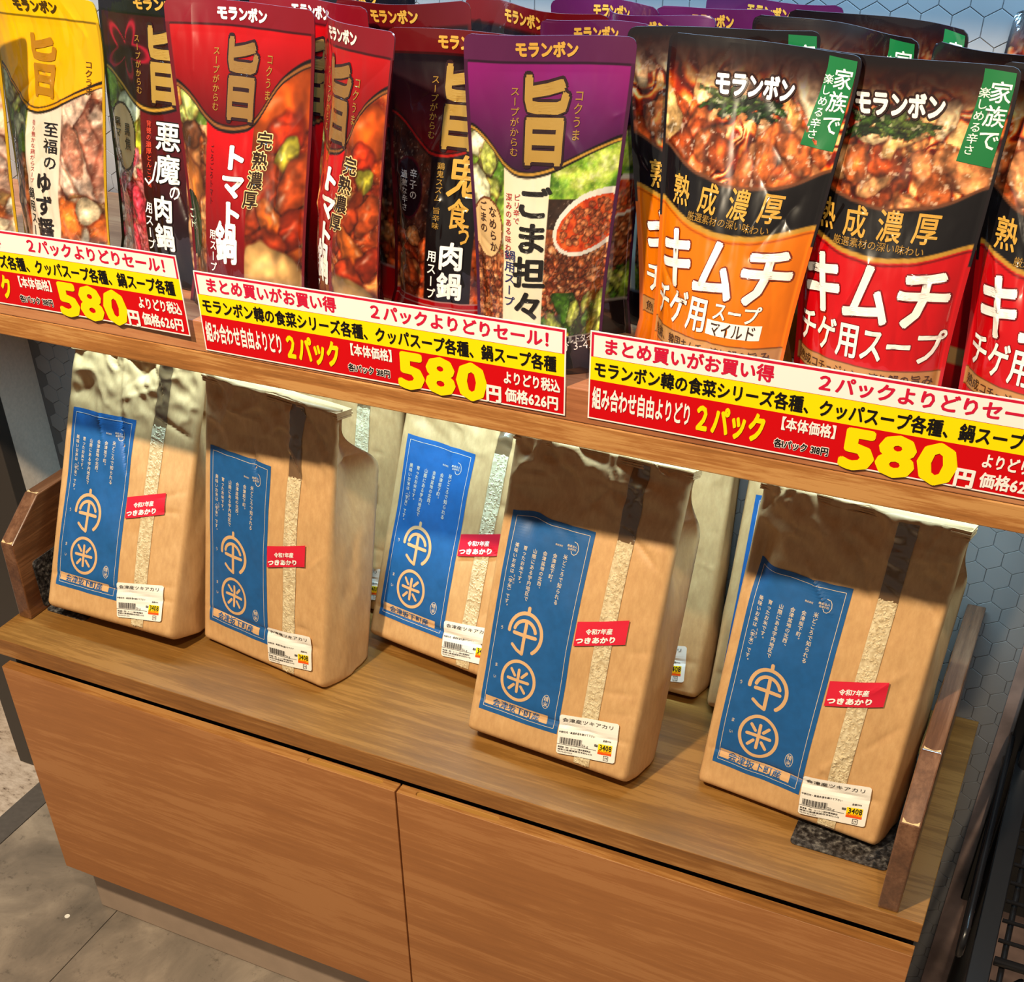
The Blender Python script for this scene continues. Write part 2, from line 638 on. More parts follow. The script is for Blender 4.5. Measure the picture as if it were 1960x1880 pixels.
mb = MB()
mb.box(0.0205, 1.196, 0.0135, 0.340, -0.405, -0.0285)
in_cab(mb, 'carcass', M['dark'])
mb = MB()
mb.box(0.022, 1.172, 0.027, 0.335, FLOOR_Z, -0.4055)
in_cab(mb, 'plinth', M['plinth'], bevel=0.004)
for x0, x1, g0, g1 in ((0.0185, 0.6128, 0.494, 0.588), (0.6150, 1.1985, 0.641, 0.738)):
    mb = MB()
    mb.box(x0, x1, -0.010, 0.0055, -0.412, -0.038)
    d = in_cab(mb, 'drawer', [M['front'], M['edge'], M['groove']])
    # the top edge takes the lighter banding; a stadium-shaped finger groove is routed into it
    cut = MB()
    r = 0.0042
    out = [tuple(p) for p in arc(g1, -0.0010, r, -90, 90, 9)] + [tuple(p) for p in arc(g0, -0.0010, r, 90, 270, 9)]
    cut.prism(out, 0.012, 'Z', -0.0402 + zf)
    co = cut.build('cutter', M['groove'], cab)
    bo = d.modifiers.new('groove', 'BOOLEAN')
    bo.object = co
    bo.operation = 'DIFFERENCE'
    bo.solver = 'EXACT'
    dg = bpy.context.evaluated_depsgraph_get()
    me = bpy.data.meshes.new_from_object(d.evaluated_get(dg))
    d.modifiers.clear()
    d.data = me
    bpy.data.objects.remove(co)
    for p in me.polygons:
        c = p.center
        if p.normal.z > 0.9 and c.z > -0.0385 + zf:
            p.material_index = 1
        elif -0.0406 + zf < c.z < -0.0379 + zf and g0 - r - 0.001 < c.x < g1 + r + 0.001 and -0.0099 < c.y < 0.0054:
            p.material_index = 2
    b = d.modifiers.new('edge', 'BEVEL')
    b.width = 0.0007
    b.segments = 2

mb = MB()
mb.box(0, 1.2, 0, 0.3455, -0.027, 0)
o = mb.build('counter_top', [M['counter'], M['edge']], bevel=0.0009)
for p in o.data.polygons:
    if abs(p.normal.z) < 0.5:
        p.material_index = 1
tag(o, 'long golden brown wood worktop carrying the paper rice bags', 'worktop')

sh = thing('display_shelf', 'thick wooden wall shelf carrying the row of soup pouches', 'shelf', (0, 0.03, 0.4183))
mb = MB()
mb.box(-0.163, 1.24, 0, 0.3155, 0.0238, SHELF_Z - 0.4183)
mb.build('shelf_board', M['shelf'], sh, bevel=0.0012)
mb = MB()
mb.box(-0.163, 1.24, 0.0, 0.022, 0.0, 0.0235)
mb.build('front_rail', M['rail'], sh, bevel=0.0012)
for x in (0.10, 0.60, 1.10):
    mb = MB()
    mb.box(x - 0.014, x + 0.014, 0.0225, 0.3155, 0.004, 0.0235)
    mb.build('cross_brace', M['rail'], sh)

up = thing('display_shelf', 'unseen wooden shelf added above the soup pouches to shade the wall, carrying the cool light strip', 'shelf', (0, 0.03, 0.980))  # unseen shelf, added to keep the warm spots off the wall
mb = MB()
mb.box(-0.163, 1.40, 0, 0.3155, 0, 0.055)
mb.build('shelf_board', M['shelf'], up, bevel=0.0012)

# bookends at both ends of the counter


def bookend(label, xi, xo, y0, y1, plate):
    """xi: inner face (towards the bags), xo: outer face"""
    t = thing('bookend', label, 'bookend', ((xi + xo) / 2, y0, 0), group='wooden bookends')
    h, c = 0.155, 0.112
    out = [(0, 0), (y1 - y0, 0), (y1 - y0, h), (0.066, h), (0.004, c)]
    mb = MB()
    a, b = min(xi, xo) - (xi + xo) / 2, max(xi, xo) - (xi + xo) / 2
    mb.prism(out, b - a, 'X', a)
    s = mb.build('side_board', [M['bookend'], M['bookend_edge'], M['chip']], t, bevel=0.0016)
    for p in s.data.polygons:
        if abs(p.normal.x) < 0.5:
            p.material_index = 1
    # chipped lacquer at the two front corners
    rr = random.Random(int(xi * 1000))
    for yy, zz, ty, tz in ((0.004, c, 0.062, 0.043), (0.066, h, 0.06, 0.0)):
        mb = MB()
        L = math.hypot(ty, tz)
        ey, ez = ty / L, tz / L
        lo, hi = a + 0.0022, b - 0.0022
        top = [(lo + (hi - lo) * k / 8, 0.0015 + 0.0035 * abs(2 * k / 8 - 1) ** 2 + rr.uniform(0, 0.001)) for k in range(9)]
        pts = [(x, yy + ey * d - ez * 0.0003, zz + ez * d + ey * 0.0003) for x, d in [(lo, 0.0012), (hi, 0.0012)]] + [(x, yy + ey * d - ez * 0.0003, zz + ez * d + ey * 0.0003) for x, d in top[::-1]]
        mb.add(pts, ngons=[list(range(len(pts)))])
        mb.build('chipped_corner', M['chip'], t)
    sg = 1 if xo > xi else -1
    mb = MB()
    x_in = xi - (xi + xo) / 2 - sg * 0.0012
    out = rounded(plate[1] - y0, plate[1] - y0 + 0.20, 0.0042, plate[2], 0.006)
    mb.prism(out, 0.001, 'X', min(x_in, x_in + sg * 0.001))
    mb.build('side_plate', M['speckle'], t)
    mb = MB()
    x_f = plate[0] - (xi + xo) / 2
    out = rounded(min(x_f, x_in), max(x_f, x_in), plate[1] - y0, plate[1] - y0 + 0.20, 0.006)
    mb.prism(out, 0.0012, 'Z', 0.0002)
    mb.build('base_plate', M['speckle'], t)
    return t


bookend('chamfered brown wooden bookend at the left end beside the leftmost rice bag', 0.027, 0.006, 0.052, 0.340, (0.095, 0.078, 0.075))
bookend('chamfered brown wooden bookend at the right end with black speckled base plate', 1.1545, 1.1745, 0.004, 0.343, (1.052, 0.056, 0.012))

# ------------------------------------------------------------------ rice bags
def kraft():
    t = NT('kraft_paper')
    tc = t.n('ShaderNodeTexCoord')
    mp = t.n('ShaderNodeMapping')
    mp.inputs['Scale'].default_value = (1.0, 1.0, 0.35)
    t.l(tc, 'Object', mp, 'Vector')
    a = t.n('ShaderNodeTexNoise', i_Scale=160.0, i_Detail=4.0, i_Roughness=0.7)
    t.l(mp, 'Vector', a, 'Vector')
    r = t.ramp([(0.25, rgba(190, 146, 98)), (0.55, rgba(203, 160, 109)), (0.80, rgba(213, 172, 122))], a)
    t.l(r, 'Color', t.b, 'Base Color')
    t.b.inputs['Roughness'].default_value = 0.52
    t.b.inputs['Specular IOR Level'].default_value = 0.45
    bp = t.n('ShaderNodeBump', i_Strength=0.12, i_Distance=0.0004)
    t.l(a, 'Fac', bp, 'Height')
    t.l(bp, 'Normal', t.b, 'Normal')
    return t.m


def film(name, tint, alpha):
    t = NT(name)
    t.t.nodes.remove(t.b)
    out = t.t.nodes['Material Output']
    g = t.n('ShaderNodeBsdfGlossy')
    g.inputs['Roughness'].default_value = 0.12
    tr = t.n('ShaderNodeBsdfTransparent')
    tr.inputs['Color'].default_value = tint
    fr = t.n('ShaderNodeLayerWeight')
    fr.inputs['Blend'].default_value = 0.5
    pw = t.n('ShaderNodeMath', operation='POWER')
    pw.inputs[1].default_value = 3.0
    t.l(fr, 'Facing', pw, 0)
    ad = t.n('ShaderNodeMath', operation='MULTIPLY_ADD')
    ad.inputs[1].default_value = 0.6
    ad.inputs[2].default_value = 0.03 + alpha
    t.l(pw, 'Value', ad, 0)
    mx = t.n('ShaderNodeMixShader')
    t.l(ad, 'Value', mx, 0)
    t.l(tr, 'BSDF', mx, 1)
    t.l(g, 'BSDF', mx, 2)
    t.l(mx, 'Shader', out, 'Surface')
    return t.m


def rice_mat():
    t = NT('polished_rice')
    oi = t.n('ShaderNodeTexCoord')
    n = t.n('ShaderNodeTexNoise', i_Scale=240.0, i_Detail=1.0)
    t.l(oi, 'Object', n, 'Vector')
    r = t.ramp([(0.35, rgba(206, 186, 150)), (0.65, rgba(236, 222, 190))], n)
    t.l(r, 'Color', t.b, 'Base Color')
    t.b.inputs['Roughness'].default_value = 0.35
    return t.m


M['kraft'] = kraft()
M['panel_blue'] = plain('blue_print', (24, 88, 150), 0.48, vary=0.04, scale=120)
M['print_kraft'] = plain('kraft_reserve', (214, 170, 122), 0.55)
M['print_pale'] = plain('pale_reserve', (214, 196, 176), 0.55)
M['sticker_red'] = plain('crimson_sticker', (214, 32, 58), 0.38)
M['white_ink'] = plain('white_ink', (244, 240, 236), 0.5)
M['label_white'] = plain('white_label_paper', (244, 240, 232), 0.42)
M['ink'] = plain('black_thermal_ink', (58, 54, 52), 0.55)
M['ink_black'] = plain('black_ink', (22, 20, 20), 0.5)
M['tag_yellow'] = plain('yellow_price_spot', (255, 222, 0), 0.45)
M['tag_orange'] = plain('orange_price_band', (240, 84, 20), 0.45)
M['film'] = film('clear_film', (0.97, 0.96, 0.93, 1), 0.03)
M['empty_film'] = plain('window_inside_paper', (120, 92, 64), 0.25, coat=0.5)
M['rice'] = rice_mat()

BW, BD, BT = 0.201, 0.090, math.tan(math.radians(12.5))


class Bag:
    def __init__(self, seed, dents=(), fill=0.285, back_slope=0.0, height=0.345):
        self.H = height
        self.seed, self.dents, self.fill, self.bs = seed, dents, fill, back_slope
        r = random.Random(seed)
        cr = [(-0.01, 0.047 + r.uniform(-.004, .004), BW + 0.01, 0.049 + r.uniform(-.006, .006), -0.0030, 0.0035)]
        cr.append((-0.01, 0.0135, BW + 0.01, 0.012, 0.0009, 0.003))
        for _ in range(5):                                  # short creases in the lower part, near the right edge
            x, h = r.uniform(0.12, BW), r.uniform(0.03, 0.22)
            a, L = r.uniform(-0.6, 0.9), r.uniform(0.02, 0.06)
            cr.append((x, h, x + L * math.cos(a), h + L * math.sin(a), r.choice((-1, 1)) * r.uniform(0.0008, 0.002), r.uniform(0.002, 0.005)))
        for _ in range(20):                                 # crumples in the slack upper part
            x, h = r.uniform(-0.01, BW + 0.01), r.uniform(0.27, 0.345)
            a, L = r.uniform(-1.4, 1.4), r.uniform(0.03, 0.09)
            cr.append((x, h, x + L * math.cos(a), h + L * math.sin(a), r.choice((-1, 1)) * r.uniform(0.0015, 0.0042), r.uniform(0.0018, 0.005)))
        self.cr = cr

    def wr(self, u, h):
        s = self.seed
        y = (fbm(u * 16, h * 12, s, 3) - 0.5) * 0.007
        up = sstep(0.23, 0.32, h)
        n = fbm(u * 22 + h * 9, h * 22, s + 9, 3, 0.55)
        y = y + up * (np.abs(n - 0.5) * 2 - 0.30) * 0.017
        y = y - 0.007 * np.sin(np.pi * np.clip(u / BW, 0, 1)) * np.sin(np.pi * np.clip(h / 0.30, 0, 1))
        for x0, h0, x1, h1, A, w in self.cr:
            dx, dh = x1 - x0, h1 - h0
            L2 = dx * dx + dh * dh
            t = ((u - x0) * dx + (h - h0) * dh) / L2
            tc = np.clip(t, 0, 1)
            d = np.hypot(u - x0 - tc * dx, h - h0 - tc * dh)
            y = y - A * np.exp(-d / w) * (0.35 + 0.65 * np.sin(np.pi * tc))
        for cx, ch, rx, rh, A in self.dents:
            y = y + A * np.exp(-((u - cx) / rx) ** 2 - ((h - ch) / rh) ** 2)
        return y

    def depth_front(self, h):
        return BD - h * BT

    def back(self, h):
        yf = -self.depth_front(h)
        t = sstep(self.fill - 0.03, self.fill + 0.045, h)
        return (self.bs * h) * (1 - t) + (yf + 0.010) * t

    def front(self, u, h, off=0.0):
        u, h = np.asarray(u, float), np.asarray(h, float)
        r = 0.006
        e = np.minimum(u, BW - u)
        y = -self.depth_front(h)
        y = y + np.where(e < r, r - np.sqrt(np.maximum(r * r - (r - np.clip(e, 0, r)) ** 2, 0)), 0)
        y = y + 0.010 * np.clip((0.010 - h) / 0.010, 0, 1) ** 2
        y = y + self.wr(u, h) * np.clip(e / 0.012, 0.25, 1) * np.clip(h / 0.02, 0.2, 1)
        z = h * 1.0
        return np.stack([u, y - off, z], -1)

    def body(self):
        nf, ns, nb, nh = 92, 15, 24, 132
        hs = np.concatenate([[0.0, 0.002, 0.005], np.linspace(0.009, self.H, nh - 3)])
        rows = []
        for h in hs:
            uf = np.linspace(0, BW, nf)
            F = self.front(uf, np.full(nf, h))
            yb = float(self.back(h))
            g = 0.020 * sstep(0.17, self.fill, h) + 0.014 * sstep(self.fill - 0.01, self.fill + 0.03, h)
            g = g * np.clip((yb - F[-1, 1]) / 0.02, 0, 1) if h < self.fill else 0.012 * (1 - sstep(self.fill, self.H, h))
            t = np.linspace(0, 1, ns + 2)[1:-1]
            pin = (1 - np.abs(2 * t - 1)) ** 0.9 * g
            bul = 0.006 * np.sin(np.pi * t) * (1 - sstep(0.10, 0.2, h))
            nz = (fbm(t * 3, np.full(ns, h * 18), self.seed + 30, 3) - 0.5) * 0.006
            xr = BW - pin + bul + nz * np.sin(np.pi * t)
            R = np.stack([xr, F[-1, 1] + (yb - F[-1, 1]) * t, np.full(ns, h)], -1)
            ub = np.linspace(BW, 0, nb)
            B = np.stack([ub, np.full(nb, yb) - 0.004 * np.sin(np.pi * ub / BW) * (h > 0.01), np.full(nb, h)], -1)
            nz = (fbm(t * 3 + 5, np.full(ns, h * 18), self.seed + 31, 3) - 0.5) * 0.006
            Lx = pin - bul + nz * np.sin(np.pi * t)
            L = np.stack([Lx, yb + (F[0, 1] - yb) * t, np.full(ns, h)], -1)
            rows.append(np.concatenate([F, R, B, L]))
        n = len(rows[0])
        mb = MB()
        mb.add(np.concatenate(rows), quads=grid_quads(n, len(hs), True), ngons=[list(range(n))[::-1], [(len(hs) - 1) * n + k for k in range(n)]])
        return mb


def on_sheet(bag):
    return lambda x, y, off: bag.front(x, y, off)


COLS = [('米どころで知られる', .0846, .228, .1745), ('会津坂下町。', .0724, .226, .1935), ('会津盆地の北西、', .0605, .2255, .183), ('山際にある宇内地区で', .0482, .2250, .168), ('育ったお米です。', .0360, .2250, .182), ('美味いお米は〈宇米〉です。', .0252, .2258, .154)]
BARS = [1, 1, 2, 1, 1, 3, 1, 2, 1, 1, 1, 2, 2, 1, 3, 1, 1, 1, 2, 1, 1, 2, 1, 3, 1, 1]


def blue_panel(bag, root):
    mb = MB()
    L = Lettering(mb, on_sheet(bag), False)
    x0, x1, y0, y1 = 0.0125, 0.1125, 0.034, 0.2575
    L.rect(x0, x1, y0, y1, None, 0.0005, 0, 36, 80)
    k, p = 1, 2
    o1, o2 = 0.0008, 0.0011
    i = 0.0052
    for a, b in (((x0 + i, y0 + i), (x1 - i, y0 + i)), ((x1 - i, y0 + i), (x1 - i, y1 - i)), ((x1 - i, y1 - i), (x0 + i, y1 - i)), ((x0 + i, y1 - i), (x0 + i, y0 + i))):
        n = 24
        L.stroke(np.stack([np.linspace(a[0], b[0], n), np.linspace(a[1], b[1], n)], 1), 0.00055, None, o1, p, False)
    # umbrella-shaped emblem
    cx, cy, w = 0.0552, 0.1335, 0.0040
    L.stroke(arc(cx, cy, 0.0205, 182, -52, 40, 0.0225), w, None, o1, k)
    L.stroke([(cx, cy + 0.0225), (cx, cy + 0.0285)], w, None, o1, k)
    L.stroke(arc(cx - 0.0005, cy + 0.0005, 0.0135, 168, 18, 24, 0.0138), w * 0.95, None, o1, k)
    L.stroke([(cx - 0.0135, cy - 0.0015), (cx + 0.0135, cy - 0.0012)], w, None, o1, k)
    L.stroke([(cx, cy + 0.013), (cx, cy), (cx, cy - 0.022)], w, None, o1, k)
    L.stroke([(cx, cy - 0.0222), (cx - 0.007, cy - 0.0195), (cx - 0.0135, cy - 0.0150)], w * 0.9, None, o1, k)
    # rice character in a ring
    cx, cy = 0.0562, 0.0802
    L.stroke(arc(cx, cy, 0.0205, 0, 354, 60, 0.0222), w * 0.9, None, o1, k, False, True)
    w2 = w * 0.88
    L.stroke([(cx, cy + 0.0128), (cx, cy), (cx, cy - 0.0128)], w2, None, o1, k)
    L.stroke([(cx - 0.0128, cy + 0.0005), (cx + 0.0128, cy + 0.0005)], w2, None, o1, k)
    for sx, sy in ((-1, 1), (1, 1), (-1, -1), (1, -1)):
        L.stroke([(cx + sx * 0.0045, cy + sy * 0.0055), (cx + sx * 0.0098, cy + sy * 0.0115)], w2 * 0.95, None, o1, k)
    # origin bar
    L.rect(0.0187, 0.0987, 0.0420, 0.0518, None, o1, k, 16, 3)
    L.row('会津坂下町産', 0.0285, 0.0895, 0.0468, 0.0092, None, 0.0015, 0.012, mat=0)
    # oval seal
    L.stroke(arc(0.0938, 0.0672, 0.0042, 0, 350, 30, 0.0076), 0.0006, None, o1, p, False, True)
    L.column('精米', 0.0938, 0.0735, 0.0608, 0.0056, None, o1, 0.01, mat=p)
    for ch, x, y in (('う', .0250, .1322), ('ま', .0258, .0895), ('い', .0262, .0758)):
        L.char(ch, x, y, 0.0042, 0.0048, None, o1, 0.01, mat=p)
    for text, x, a, b in COLS:
        L.column(text, x, a, b, 0.0052, None, o1, 0.012, mat=p)
    L.column('うまい', 0.0292, 0.1925, 0.1815, 0.0026, None, o1, 0.01, mat=p)
    # small maker's mark
    L.row('株式会社', 0.0700, 0.0790, 0.2352, 0.0022, None, o1, 0.01, mat=p)
    L.row('農業法人', 0.0838, 0.0955, 0.2375, 0.0026, None, o1, 0.01, mat=p)
    L.row('会津宇内', 0.0850, 0.0950, 0.2345, 0.0026, None, o1, 0.01, mat=p)
    L.stroke([(0.0915, 0.2425), (0.0950, 0.2415), (0.0968, 0.2385), (0.0975, 0.2345), (0.0962, 0.2310), (0.0935, 0.2292), (0.0908, 0.2300), (0.0895, 0.2325)], 0.0007, None, o1, p)
    return mb.build('printed_panel', [M['panel_blue'], M['print_kraft'], M['print_pale']], root)


def sticker(bag, root):
    mb = MB()
    cx, cy, w, h, sl = 0.1425, 0.1595, 0.0555, 0.0262, 0.27
    def S(x, y, off):
        return bag.front(np.asarray(x) + cx - 0.02 * np.asarray(y), np.asarray(y) + cy + np.asarray(x) * sl * 0.0 + np.asarray(x) * 0.27, off)
    L = Lettering(mb, S, False)
    L.rect(-w / 2, w / 2, -h / 2, h / 2, None, 0.0025, 0, 20, 10)
    L.row('令和7年産', -0.0165, 0.0125, 0.0022, 0.0066, None, 0.0030, 0.03, mat=1)
    L.row('つきあかり', -0.026, 0.0180, -0.0072, 0.0072, None, 0.0030, 0.05, mat=1)
    return mb.build('variety_sticker', [M['sticker_red'], M['white_ink']], root)


def price_label(bag, root):
    cx, cy, w, h = 0.1492, 0.0412, 0.0690, 0.0445
    def S(x, y, off):
        x, y = np.asarray(x), np.asarray(y)
        return bag.front(np.minimum(cx + x + 0.0035 * y / h * -1, BW - 0.001), cy + y + x * 0.135, off)
    mb = MB()
    L = Lettering(mb, S, False)
    # sheet with rounded corners
    o = np.array(rounded(-w / 2, w / 2, -h / 2, h / 2, 0.003, 6))
    L.rect(-w / 2 + 0.003, w / 2 - 0.003, -h / 2, h / 2, None, 0.0027, 0, 24, 14)
    L.rect(-w / 2, -w / 2 + 0.003, -h / 2 + 0.003, h / 2 - 0.003, None, 0.0027, 0, 2, 12)
    L.rect(w / 2 - 0.003, w / 2, -h / 2 + 0.003, h / 2 - 0.003, None, 0.0027, 0, 2, 12)
    for sx in (-1, 1):
        for sy in (-1, 1):
            a = {(1, 1): 0, (-1, 1): 90, (-1, -1): 180, (1, -1): 270}[(sx, sy)]
            c = np.array([sx * (w / 2 - 0.003), sy * (h / 2 - 0.003)])
            p = np.concatenate([[c], arc(c[0], c[1], 0.003, a, a + 90, 6)])
            L.put(p, [(0, i, i + 1) for i in range(1, 6)], None, 0.0027, 0)
    o1 = 0.0031
    L.row('会津産ツキアカリ', -0.031, 0.030, 0.0170, 0.0050, None, o1, 0.006, mat=1)
    L.row('中耕日光・高温多湿を避けて下さい', -0.0335, 0.0085, 0.0030, 0.0024, None, o1, 0.015, mat=1)
    L.row('品番0906', 0.0185, 0.0280, 0.0010, 0.0022, None, o1, 0.02, mat=1)
    x = -0.0315
    for i, b in enumerate(BARS):
        ww = b * 0.00036
        L.rect(x, x + ww, -0.0102, -0.0030, None, o1, 1, 1, 2)
        x += ww + (0.00036 if i % 3 else 0.0007)
    L.rect(-w / 2, 0.012, -0.0113, -0.0108, None, o1, 1, 20, 1)
    L.row('5kg', -0.0055, 0.0025, -0.0088, 0.0040, None, o1, 0.0, mat=1)
    L.row('税抜', 0.0092, 0.0136, -0.0055, 0.0030, None, o1, 0.03, mat=1)
    L.row('製造者（株）ユーシン精米横須賀店', -0.033, 0.0060, -0.0140, 0.0022, None, o1, 0.012, mat=1)
    L.row('神奈川県横須賀市本町2-1-12', -0.033, 0.0080, -0.0168, 0.0022, None, o1, 0.012, mat=1)
    L.row('TEL046-824-2626', -0.033, -0.0150, -0.0195, 0.0024, None, o1, 0.0, mat=1)
    b0 = np.array([(0.0215, -0.0155), (0.0265, -0.0155), (0.0265, -0.0205), (0.0215, -0.0205)])
    L.stroke(b0, 0.0008, None, o1, 1, False, True)
    L.row('プラ', 0.0222, 0.0258, -0.0180, 0.0026, None, o1, 0.03, mat=1)
    lab = mb.build('price_label', [M['label_white'], M['ink']], root)
    lab['label'] = 'white price label'
    mb = MB()
    L = Lettering(mb, S, False)
    L.rect(0.0140, 0.0300, -0.0118, -0.0028, None, 0.0031, 0, 6, 4)
    L.rect(0.0140, 0.0300, -0.0143, -0.0118, None, 0.0031, 1, 6, 2)
    L.row('3408', 0.0158, 0.0298, -0.0060, 0.0084, None, 0.0035, 0.02, mat=2)
    L.row('税込3680円', 0.0145, 0.0290, -0.0104, 0.0022, None, 0.0035, 0.01, mat=1)
    mb.build('price_tag', [M['tag_yellow'], M['tag_orange'], M['ink_black']], lab)


def window(bag, root, full=True):
    wx = lambda h: 0.1470 + 0.012 * np.clip((h - 0.24), 0, 1) * 0.5
    hw_ = 0.0094
    mb = MB()
    U, H = np.meshgrid(np.linspace(-hw_, hw_, 10), np.linspace(bag.fill - 0.035, bag.H - 0.004, 60))
    P = bag.front(U + wx(H), H, 0.0006)
    q = grid_quads(10, 60)
    mb.add(P.reshape(-1, 3), quads=q)
    st = mb.build('window_backing', [M['empty_film']], root, smooth=True)
    # grains of rice behind the film
    rr = np.random.default_rng(bag.seed)
    top = bag.fill - 0.020
    n = 560
    ico = []
    g = (1 + 5 ** 0.5) / 2
    for a in (-1, 1):
        for b in (-g, g):
            ico += [(0, a, b), (a, b, 0), (b, 0, a)]
    ico = np.array(ico) / math.sqrt(1 + g * g)
    fc = []
    for i in range(12):
        for j in range(i + 1, 12):
            for k in range(j + 1, 12):
                d = [np.linalg.norm(ico[x] - ico[y]) for x, y in ((i, j), (j, k), (i, k))]
                if max(d) < 1.2:
                    nn = np.cross(ico[j] - ico[i], ico[k] - ico[i])
                    fc.append((i, j, k) if nn @ ico[i] > 0 else (i, k, j))
    uu = rr.uniform(-hw_ + 0.001, hw_ - 0.001, n)
    hh = rr.uniform(0.009, top, n)
    a = rr.uniform(0, np.pi, n)
    s = rr.uniform(0.85, 1.15, n)
    loc = ico[None] * np.stack([0.0026 * s, 0.0010 * s, 0.00125 * s], 1)[:, None, :]
    x = loc[:, :, 0] * np.cos(a)[:, None] - loc[:, :, 2] * np.sin(a)[:, None]
    z = loc[:, :, 0] * np.sin(a)[:, None] + loc[:, :, 2] * np.cos(a)[:, None]
    ctr = bag.front(uu + wx(hh), hh, 0.0004)
    V = np.stack([np.clip(x + uu[:, None], -hw_, hw_) + wx(hh)[:, None], loc[:, :, 1] + ctr[:, 1][:, None] - rr.uniform(0, 0.0003, n)[:, None], z + hh[:, None]], -1)
    F = np.array(fc)[None] + np.arange(n)[:, None, None] * 12
    mb = MB()
    U, H = np.meshgrid(np.linspace(-hw_, hw_, 8), np.linspace(0.009, top, 90))
    mb.add(bag.front(U + wx(H), H, 0.0010).reshape(-1, 3), quads=grid_quads(8, 90))
    mb.add(V.reshape(-1, 3), tris=F.reshape(-1, 3))
    rc = mb.build('rice', M['rice'], st, smooth=True)
    rc['kind'] = 'stuff'
    mb = MB()
    U, H = np.meshgrid(np.linspace(-hw_ - 0.0004, hw_ + 0.0004, 12), np.linspace(0.008, bag.H - 0.003, 140))
    wv = (fbm(U * 90, H * 45, bag.seed + 50, 3) - 0.5) * 0.0006 * (1 + 6 * sstep(top - 0.02, top + 0.02, H))
    P = bag.front(U + wx(H), H, 0.0021)
    P[..., 1] += wv
    mb.add(P.reshape(-1, 3), quads=grid_quads(12, 140))
    mb.build('clear_film', M['film'], st, smooth=True)


def folded_top(bag, root):
    """the mouth of the bag rolled over backwards: four paper layers on top of each other"""
    rr = random.Random(bag.seed + 7)
    mb = MB()
    yf = -float(bag.depth_front(bag.H))
    n = 40
    u = np.linspace(-0.0015, BW + 0.0015, n)
    for k in range(4):
        t0 = 0.0022
        z0 = bag.H - 0.009 + k * t0 + 0.0004
        A, B = yf - 0.0015 + rr.uniform(-.001, .001), yf + 0.024 + rr.uniform(-.003, .003)
        w = (fbm(u * 14, np.full(n, 3.1 * k), bag.seed + 60, 3) - 0.5) * 0.004
        sec = []
        for yy, zz in ((A, z0), (A - 0.0006, z0 + t0 * 0.45), (A, z0 + t0 * 0.9), (B, z0 + t0 * 0.9 - 0.004), (B, z0 - 0.004)):
            sec.append(np.stack([u, yy + w, zz + w * 0.4], 1))
        V = np.stack(sec, 1).reshape(-1, 3)
        mb.add(V, quads=grid_quads(5, n, True), ngons=[list(range(5)), [(n - 1) * 5 + i for i in range(5)][::-1]])
    mb.build('folded_top', M['kraft'], root, smooth=False)


def rice_bag(label, x, y, yaw, rig, seed, dents=(), bs=0.0, fill=0.285, height=0.345):
    bag = Bag(seed, dents, fill, bs, height)
    r = math.radians(rig)
    t = thing('rice_bag', label, 'bag of rice', (x, y, 0.0018), (-r, 0, math.radians(yaw)), 'kraft paper rice bags on the counter')
    bag.body().build('paper_bag', M['kraft'], t, smooth=True)
    folded_top(bag, t)
    window(bag, t)
    blue_panel(bag, t)
    sticker(bag, t)
    price_label(bag, t)
    return t


rice_bag('kraft paper rice bag with blue panel, leftmost, beside the left bookend', 0.055, 0.142, 0.8, 15.5, 11, bs=0.10, height=0.334, fill=0.275)
rice_bag('kraft paper rice bag standing upright, its right paper side and layered top fold showing', 0.283, 0.192, -8.6, 0.6, 23, bs=0.20, height=0.337, fill=0.272)
rice_bag('kraft paper rice bag set further back, red sticker cut off by the bag before it', 0.483, 0.272, -8.8, 9.0, 31, bs=0.05)
rice_bag('kraft paper rice bag with dented upper edge of the blue panel, nearest the counter edge', 0.675, 0.153, -3.9, 8.6, 47, dents=[(0.036, 0.262, 0.016, 0.022, 0.012), (0.055, 0.285, 0.03, 0.02, 0.008)], bs=0.16, height=0.338, fill=0.275)
rice_bag('kraft paper rice bag leaning on the right bookend, over the speckled plate', 0.946, 0.186, -6.5, 2.8, 53, dents=[(0.012, 0.262, 0.012, 0.03, 0.014)], bs=0.18, height=0.336, fill=0.275)
rice_bag('kraft paper rice bag hidden behind the upright one, only its plain right edge showing', 0.270, 0.3395, 0.0, 0.0, 61)
rice_bag('kraft paper rice bag behind the dented bag, only a corner of its price label showing', 0.686, 0.322, 1.0, 3.0, 79)
rice_bag('kraft paper rice bag behind the right-end bag, only a blue panel strip showing', 0.904, 0.318, 0.0, 3.0, 83)

# ------------------------------------------------------------------ printed artwork of the soup pouches (a flat picture, one colour per point of the film)
def vmap(v, kim):
    """from the height on the flat artwork to the height on the filled pouch"""
    if kim:
        return 0.045 + 0.975 * v if np.isscalar(v) else 0.045 + 0.975 * np.asarray(v)
    v = np.asarray(v, float)
    r = v + 0.080 * np.clip(1 - v / 0.80, 0, 1)
    return float(r) if r.ndim == 0 else r


